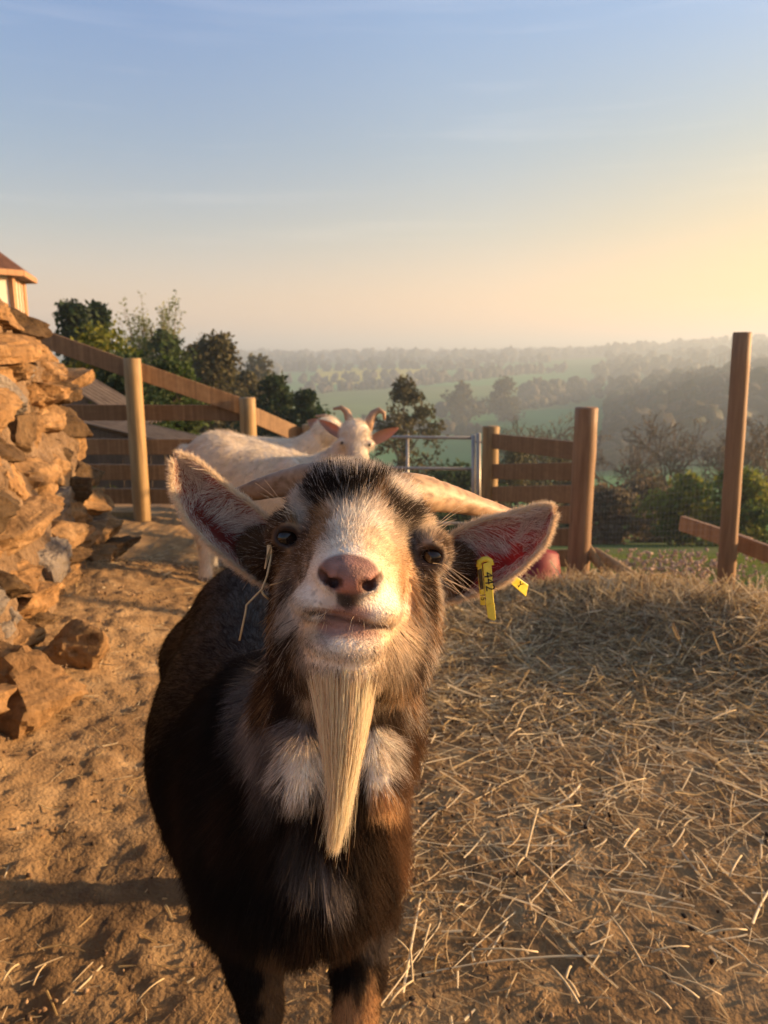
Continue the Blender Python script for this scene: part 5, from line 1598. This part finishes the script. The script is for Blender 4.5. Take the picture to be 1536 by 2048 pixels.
# ================================================================== straw, dung, dead plants, grass
def straw_mat(name, trans=.25):
    return attr_mat(name, rough=.6, spec=.25, trans=trans)
m_straw = straw_mat('straw')
def inside_pen(x, y): return ((x - 1.24) * .898 + (y - 4.7) * .44 < .13) & (y < 6.6) & (x > xb(y) + .03)
def straw(n, xy, lmin, lmax, r, heap, name, label, seed, bend=.16, cols=None, lift=.25):
    rs = np.random.default_rng(seed)
    x, y = xy(rs, n); ok = inside_pen(x, y); x, y = x[ok], y[ok]; n = len(x)
    z = gz(x, y)
    L = rs.uniform(lmin, lmax, n) * rs.choice([.45, .8, 1, 1.7], n); a = rs.random(n) * 2 * math.pi
    el = rs.normal(0, lift, n) * (.3 + heap(x, y)); k = 5
    d = np.stack([np.cos(a) * np.cos(el), np.sin(a) * np.cos(el), np.sin(el)], 1)
    pts = np.empty((n, k, 3)); b1 = rs.normal(0, bend, (n, 3)) * np.array([1, 1, .5]); kink = rs.random(n) < .25
    p0 = np.stack([x, y, z + .006 + np.abs(rs.normal(0, .5, n)) * .06 * heap(x, y)], 1)
    for j in range(k):
        s = j / (k - 1) - .5
        pts[:, j] = p0 + d * (L * s)[:, None] + b1 * (L * (s * s - .08))[:, None] * np.where(kink & (s > 0), 5.0, 1.0)[:, None]
    g = gz(pts[..., 0], pts[..., 1]); pts[..., 2] = np.maximum(pts[..., 2], g + .004 + .012 * rs.random((n, 1)))
    cols = np.array([(.56, .45, .26), (.44, .33, .17), (.70, .61, .42), (.24, .17, .095), (.17, .115, .065), (.54, .46, .31), (.48, .35, .16)]) if cols is None else np.array(cols)
    c = cols[rs.integers(0, len(cols), n)] * rs.uniform(.75, 1.2, (n, 1))
    o = hair(name, pts, r * rs.choice([.5, .7, 1.0, 1.5, 2.0], n, p=[.25, .3, .25, .14, .06]), c, m_straw, None, .6)
    tag(o, label, 'straw', kind='stuff')
    return o
heapf = lambda x, y: np.clip(np.exp(-(((x - 1.15) / .8) ** 2 + ((y - 3.8) / .8) ** 2)) + .8 * np.exp(-(((x - 1.55) / .5) ** 2 + ((y - 3.0) / .7) ** 2)) + .25, 0, 1.2)
def xy_bed(rs, n):
    u = rs.random(n)
    x = np.where(u < .62, rs.normal(1.05, .55, n), rs.uniform(-.1, 2.2, n)); y = np.where(u < .62, rs.normal(3.5, .62, n), rs.uniform(2.2, 5.0, n)); return x, y
straw(40000, xy_bed, .05, .16, .0014, heapf, 'straw_bed', 'thick tangled straw heaped along the rail fence', 1, lift=.40)
def xy_mid(rs, n):
    y = 1.25 + 1.7 * rs.random(n) ** .75; x = rs.uniform(-.15, 1.9, n) * (.55 + .2 * y); return x, y
straw(3300, xy_mid, .025, .10, .0013, lambda x, y: .14 + 0 * x, 'loose_straw', 'loose pale straw strewn over the bare earth', 2, cols=[(.74, .64, .44), (.60, .50, .32), (.44, .34, .20)], lift=.2)
straw(650, xy_mid, .09, .26, .0013, lambda x, y: .12 + 0 * x, 'long_straw', 'long loose pale straws lying over the litter', 9, cols=[(.78, .69, .49), (.66, .56, .36)], lift=.15)
def xy_near(rs, n): return rs.uniform(-.1, 1.35, n), rs.uniform(.75, 1.7, n)
straw(1100, xy_near, .02, .07, .0012, lambda x, y: .08 + 0 * x, 'chaff', 'fine chaff and short straw bits on the near earth', 3, cols=[(.52, .41, .24), (.44, .33, .19)], lift=.15)
def xy_left(rs, n): return rs.uniform(-1.5, .2, n), rs.uniform(.9, 6.0, n)
straw(2600, xy_left, .015, .07, .0013, lambda x, y: .10 + 0 * x, 'chaff', 'sparse straw flecks on the orange earth by the wall', 4, lift=.2)

# individual stalks that stand out near the camera (two pixel ends, optional bend)
m_stalk = noise_mat('straw_stalk', [(.3, (.46, .36, .20)), (.7, (.64, .53, .33))], scale=60, rough=.5, bump=.1, bdist=.001)
stalks = [[(1075, 1640), (1050, 1738), (1030, 1762)], [(1050, 1742), (1140, 1830)], [(1180, 1620), (1290, 1580)], [(1220, 1860), (1285, 1960), (1340, 1985), (1440, 2020)],
          [(1340, 1870), (1410, 1900), (1490, 1895)], [(1430, 1905), (1500, 1960), (1536, 1985)], [(1300, 1935), (1375, 1920)], [(820, 1935), (825, 1990), (775, 2045)],
          [(785, 1910), (822, 1938)], [(940, 1930), (1075, 1935)], [(1100, 1970), (1155, 2045)], [(1140, 1960), (1130, 1985), (1155, 2030)], [(330, 1990), (275, 2040)], [(40, 1960), (10, 2000)],
          [(95, 1965), (70, 2010)], [(905, 1850), (925, 1835)], [(1380, 1730), (1420, 1790)], [(1480, 1740), (1455, 1785)], [(1010, 1300), (1040, 1330)], [(1200, 1420), (1330, 1530), (1400, 1560)],
          [(1290, 1760), (1245, 1720), (1275, 1685)], [(1290, 2010), (1340, 2048)], [(1065, 1660), (1160, 1635)], [(860, 1880), (845, 1930)], [(1395, 2030), (1330, 2000)], [(1410, 1470), (1470, 1440)],
          [(1030, 1480), (1050, 1440), (1090, 1430)], [(1010, 1500), (1040, 1478)], [(1200, 1240), (1225, 1290)]]
for st in stalks:
    pp = []
    for (u, v) in st:
        p = ray_ground(u, v, gz, .4, 8); pp.append(Vector((p[0], p[1], p[2] + .030 + .012 * random.random())))
    full = []
    for a, b in zip(pp[:-1], pp[1:]):
        for s in np.linspace(0, 1, 5)[:-1]: full.append(a.lerp(b, s) + Vector((0, 0, .006 * math.sin(s * 3.1))))
    full.append(pp[-1])
    o = MB().tube(full, random.uniform(.0016, .0027), 7, flat=.6).build('straw_stalk', m_stalk, None, True)
    tag(o, 'pale straw stalk lying loose on the earth of the pen', 'straw', 'larger straw stalks lying on the earth')

# droppings and small stones
def pellets(n, xr, yr, r0, r1, cols, name, label, seed):
    rs = np.random.default_rng(seed)
    bm = bmesh.new(); bmesh.ops.create_icosphere(bm, subdivisions=1, radius=1); iv = np.array([w.co[:] for w in bm.verts]); bm.verts.index_update(); it = np.array([[w.index for w in f.verts] for f in bm.faces]); bm.free()
    cx, cy = rs.uniform(*xr, n // 8), rs.uniform(*yr, n // 8)
    q = rs.integers(0, n // 8, n); loose = rs.random(n) < .35
    x = np.where(loose, rs.uniform(*xr, n), cx[q] + rs.normal(0, .05, n)); y = np.where(loose, rs.uniform(*yr, n), cy[q] + rs.normal(0, .05, n))
    ok = inside_pen(x, y); x, y = x[ok], y[ok]; n = len(x)
    r = rs.uniform(r0, r1, n); z = gz(x, y) + r * .7 + .010
    sc = rs.uniform(.7, 1.3, (n, 1, 3)); jit = 1 + .30 * rs.normal(0, 1, (n, len(iv), 1))
    V = iv[None] * sc * jit * r[:, None, None] + np.stack([x, y, z], 1)[:, None]
    Fq = it[None] + (np.arange(n) * len(iv))[:, None, None]
    c = np.array(cols)[rs.integers(0, len(cols), n)] * rs.uniform(.7, 1.3, (n, 1))
    o = mesh_np(name, V.reshape(-1, 3), Fq.reshape(-1, 3), attr_mat(name, rough=.85), None, True, {'Col': np.repeat(c, len(iv), 0)})
    tag(o, label, 'litter', kind='stuff')
pellets(420, (-.2, 2.0), (.9, 2.9), .003, .0065, [(.030, .024, .020), (.045, .034, .026)], 'droppings', 'small dark droppings scattered on the pen earth', 5)
pellets(1500, (-1.6, .3), (.9, 4.5), .002, .006, [(.20, .13, .08), (.30, .21, .13), (.09, .065, .045)], 'clods', 'little earth clods and grit beside the wall', 6)
pellets(900, (-.1, 1.8), (.8, 2.4), .0015, .004, [(.20, .14, .09), (.28, .20, .13)], 'grit', 'grit and crumbs in the near earth', 7)

# grass, dead seed heads on the bank outside
def blades(n, xr, yr, h0, h1, cols, name, label, seed, mask=None, r=.0022):
    rs = np.random.default_rng(seed); x = rs.uniform(*xr, n); y = rs.uniform(*yr, n)
    pt_ = np.stack([x, y, np.zeros(n)], 1)
    ok = ((x - 1.24) * .898 + (y - 4.7) * .44 > .35) | (y > 6.9)
    ok &= smooth01(fbm(pt_, .55, 3, 33), -.35, .15) > rs.random(n) * .9
    x, y = x[ok], y[ok]; n = len(x); z = gz(x, y)
    h = rs.uniform(h0, h1, n); a = rs.random(n) * 6.283; ln = rs.uniform(.1, .7, n); k = 4
    pts = np.empty((n, k, 3))
    for j in range(k):
        s = j / (k - 1); pts[:, j] = np.stack([x + np.cos(a) * ln * h * s * s, y + np.sin(a) * ln * h * s * s, z + h * s * (1 - .25 * ln * s)], 1)
    c = np.array(cols)[rs.integers(0, len(cols), n)] * rs.uniform(.7, 1.3, (n, 1))
    o = hair(name, pts, np.full(n, r), c, m_leaf, None, .3); tag(o, label, 'grass', kind='stuff')
blades(26000, (-3.5, 6.5), (4.2, 14), .05, .16, [(.09, .16, .025), (.12, .19, .03), (.15, .18, .05)], 'grass', 'green grass on the bank outside the pen', 8)
# dried seed heads
rs = np.random.default_rng(15); n = 1500
yy_ = rs.uniform(5.2, 9.5, n); uu_ = np.where(rs.random(n) < .7, rs.normal(1330, 80, n), rs.uniform(1180, 1536, n)); xx_ = (uu_ - 768) / F * (yy_ + .35)
ok = ((xx_ - 1.24) * .898 + (yy_ - 4.7) * .44 > .5); xx_, yy_ = xx_[ok], yy_[ok]; n = len(xx_)
zz_ = gz(xx_, yy_); hh_ = rs.uniform(.06, .26, n)
top_ = np.stack([xx_ + rs.normal(0, .03, n), yy_ + rs.normal(0, .03, n), zz_ + hh_], 1)
stp = np.stack([np.stack([xx_, yy_, zz_], 1), top_ * .5 + np.stack([xx_, yy_, zz_], 1) * .5 + rs.normal(0, .01, (n, 3)), top_], 1)
o = hair('dry_stems', stp, np.full(n, .0016), np.tile([.30, .22, .15], (n, 1)), m_straw, None, .5); tag(o, 'thin dry stems of dead flowers outside the pen', 'plants', kind='stuff')
bm = bmesh.new(); bmesh.ops.create_icosphere(bm, subdivisions=1, radius=1); iv = np.array([w.co[:] for w in bm.verts]); bm.verts.index_update(); it = np.array([[w.index for w in f.verts] for f in bm.faces]); bm.free()
V = iv[None] * (rs.uniform(.012, .024, (n, 1, 1))) * (1 + .25 * rs.normal(0, 1, (n, len(iv), 1))) + top_[:, None]
o = mesh_np('seed_heads', V.reshape(-1, 3), (it[None] + (np.arange(n) * len(iv))[:, None, None]).reshape(-1, 3), m_leaf, None, False, {'Col': np.repeat(np.array([(.52, .38, .30), (.44, .32, .25), (.58, .46, .38)])[rs.integers(0, 3, n)], len(iv), 0)})
tag(o, 'pale pinkish dried seed heads on the bank outside the pen', 'plants', kind='stuff')

# hay caught on the goat's cheek
hb = [[(536, 1058, .742), (544, 1095, .738), (541, 1120, .735), (534, 1152, .735), (524, 1178, .737), (493, 1210, .742), (491, 1225, .742), (479, 1281, .742)], [(541, 1170, .738), (560, 1165, .728), (582, 1157, .716)], [(522, 1178, .74), (526, 1188, .74), (537, 1198, .745)]]
for k, (pl, lab) in enumerate(zip(hb, ('long bent straw hanging from the goat\'s cheek below its ear', 'short straw stuck sideways in the goat\'s cheek hair', 'little crooked straw end caught under the goat\'s ear'))):
    o = MB().tube([tuple(P(*q)) for q in pl], .0011 if k == 0 else .0012, 7, flat=.6).build('hay_straw', m_stalk, None, True); tag(o, lab, 'straw')
lf = MB(); lp = [P(534, 1090, .738), P(543, 1089, .734), P(544, 1104, .731), P(539, 1112, .737), P(531, 1138, .734), P(528, 1137, .739), P(533, 1112, .733)]
lf.add([tuple(q) for q in lp] + [tuple(q + KD * .0008) for q in lp], [tuple(range(6, -1, -1)), tuple(range(7, 14))] + [(i, (i + 1) % 7, 7 + (i + 1) % 7, 7 + i) for i in range(7)])
tag(lf.build('hay_leaf', m_stalk), 'crumpled dry hay leaf caught beside the goat\'s ear', 'hay')

# ================================================================== evening haze
m, nt, N, L, b = nmat('haze_air')
N.remove(b); pv = N.new('ShaderNodeVolumePrincipled'); pv.inputs['Color'].default_value = (.66, .84, 1.0, 1); pv.inputs['Density'].default_value = HAZE
pv.inputs['Anisotropy'].default_value = .25
L.new(pv.outputs[0], N['Material Output'].inputs['Volume'])
hz = MB().box((0, 2050, 21), (24000, 4700, 144)).build('haze', m); tag(hz, kind='stuff')
print('all', round(time.time() - T0, 1))
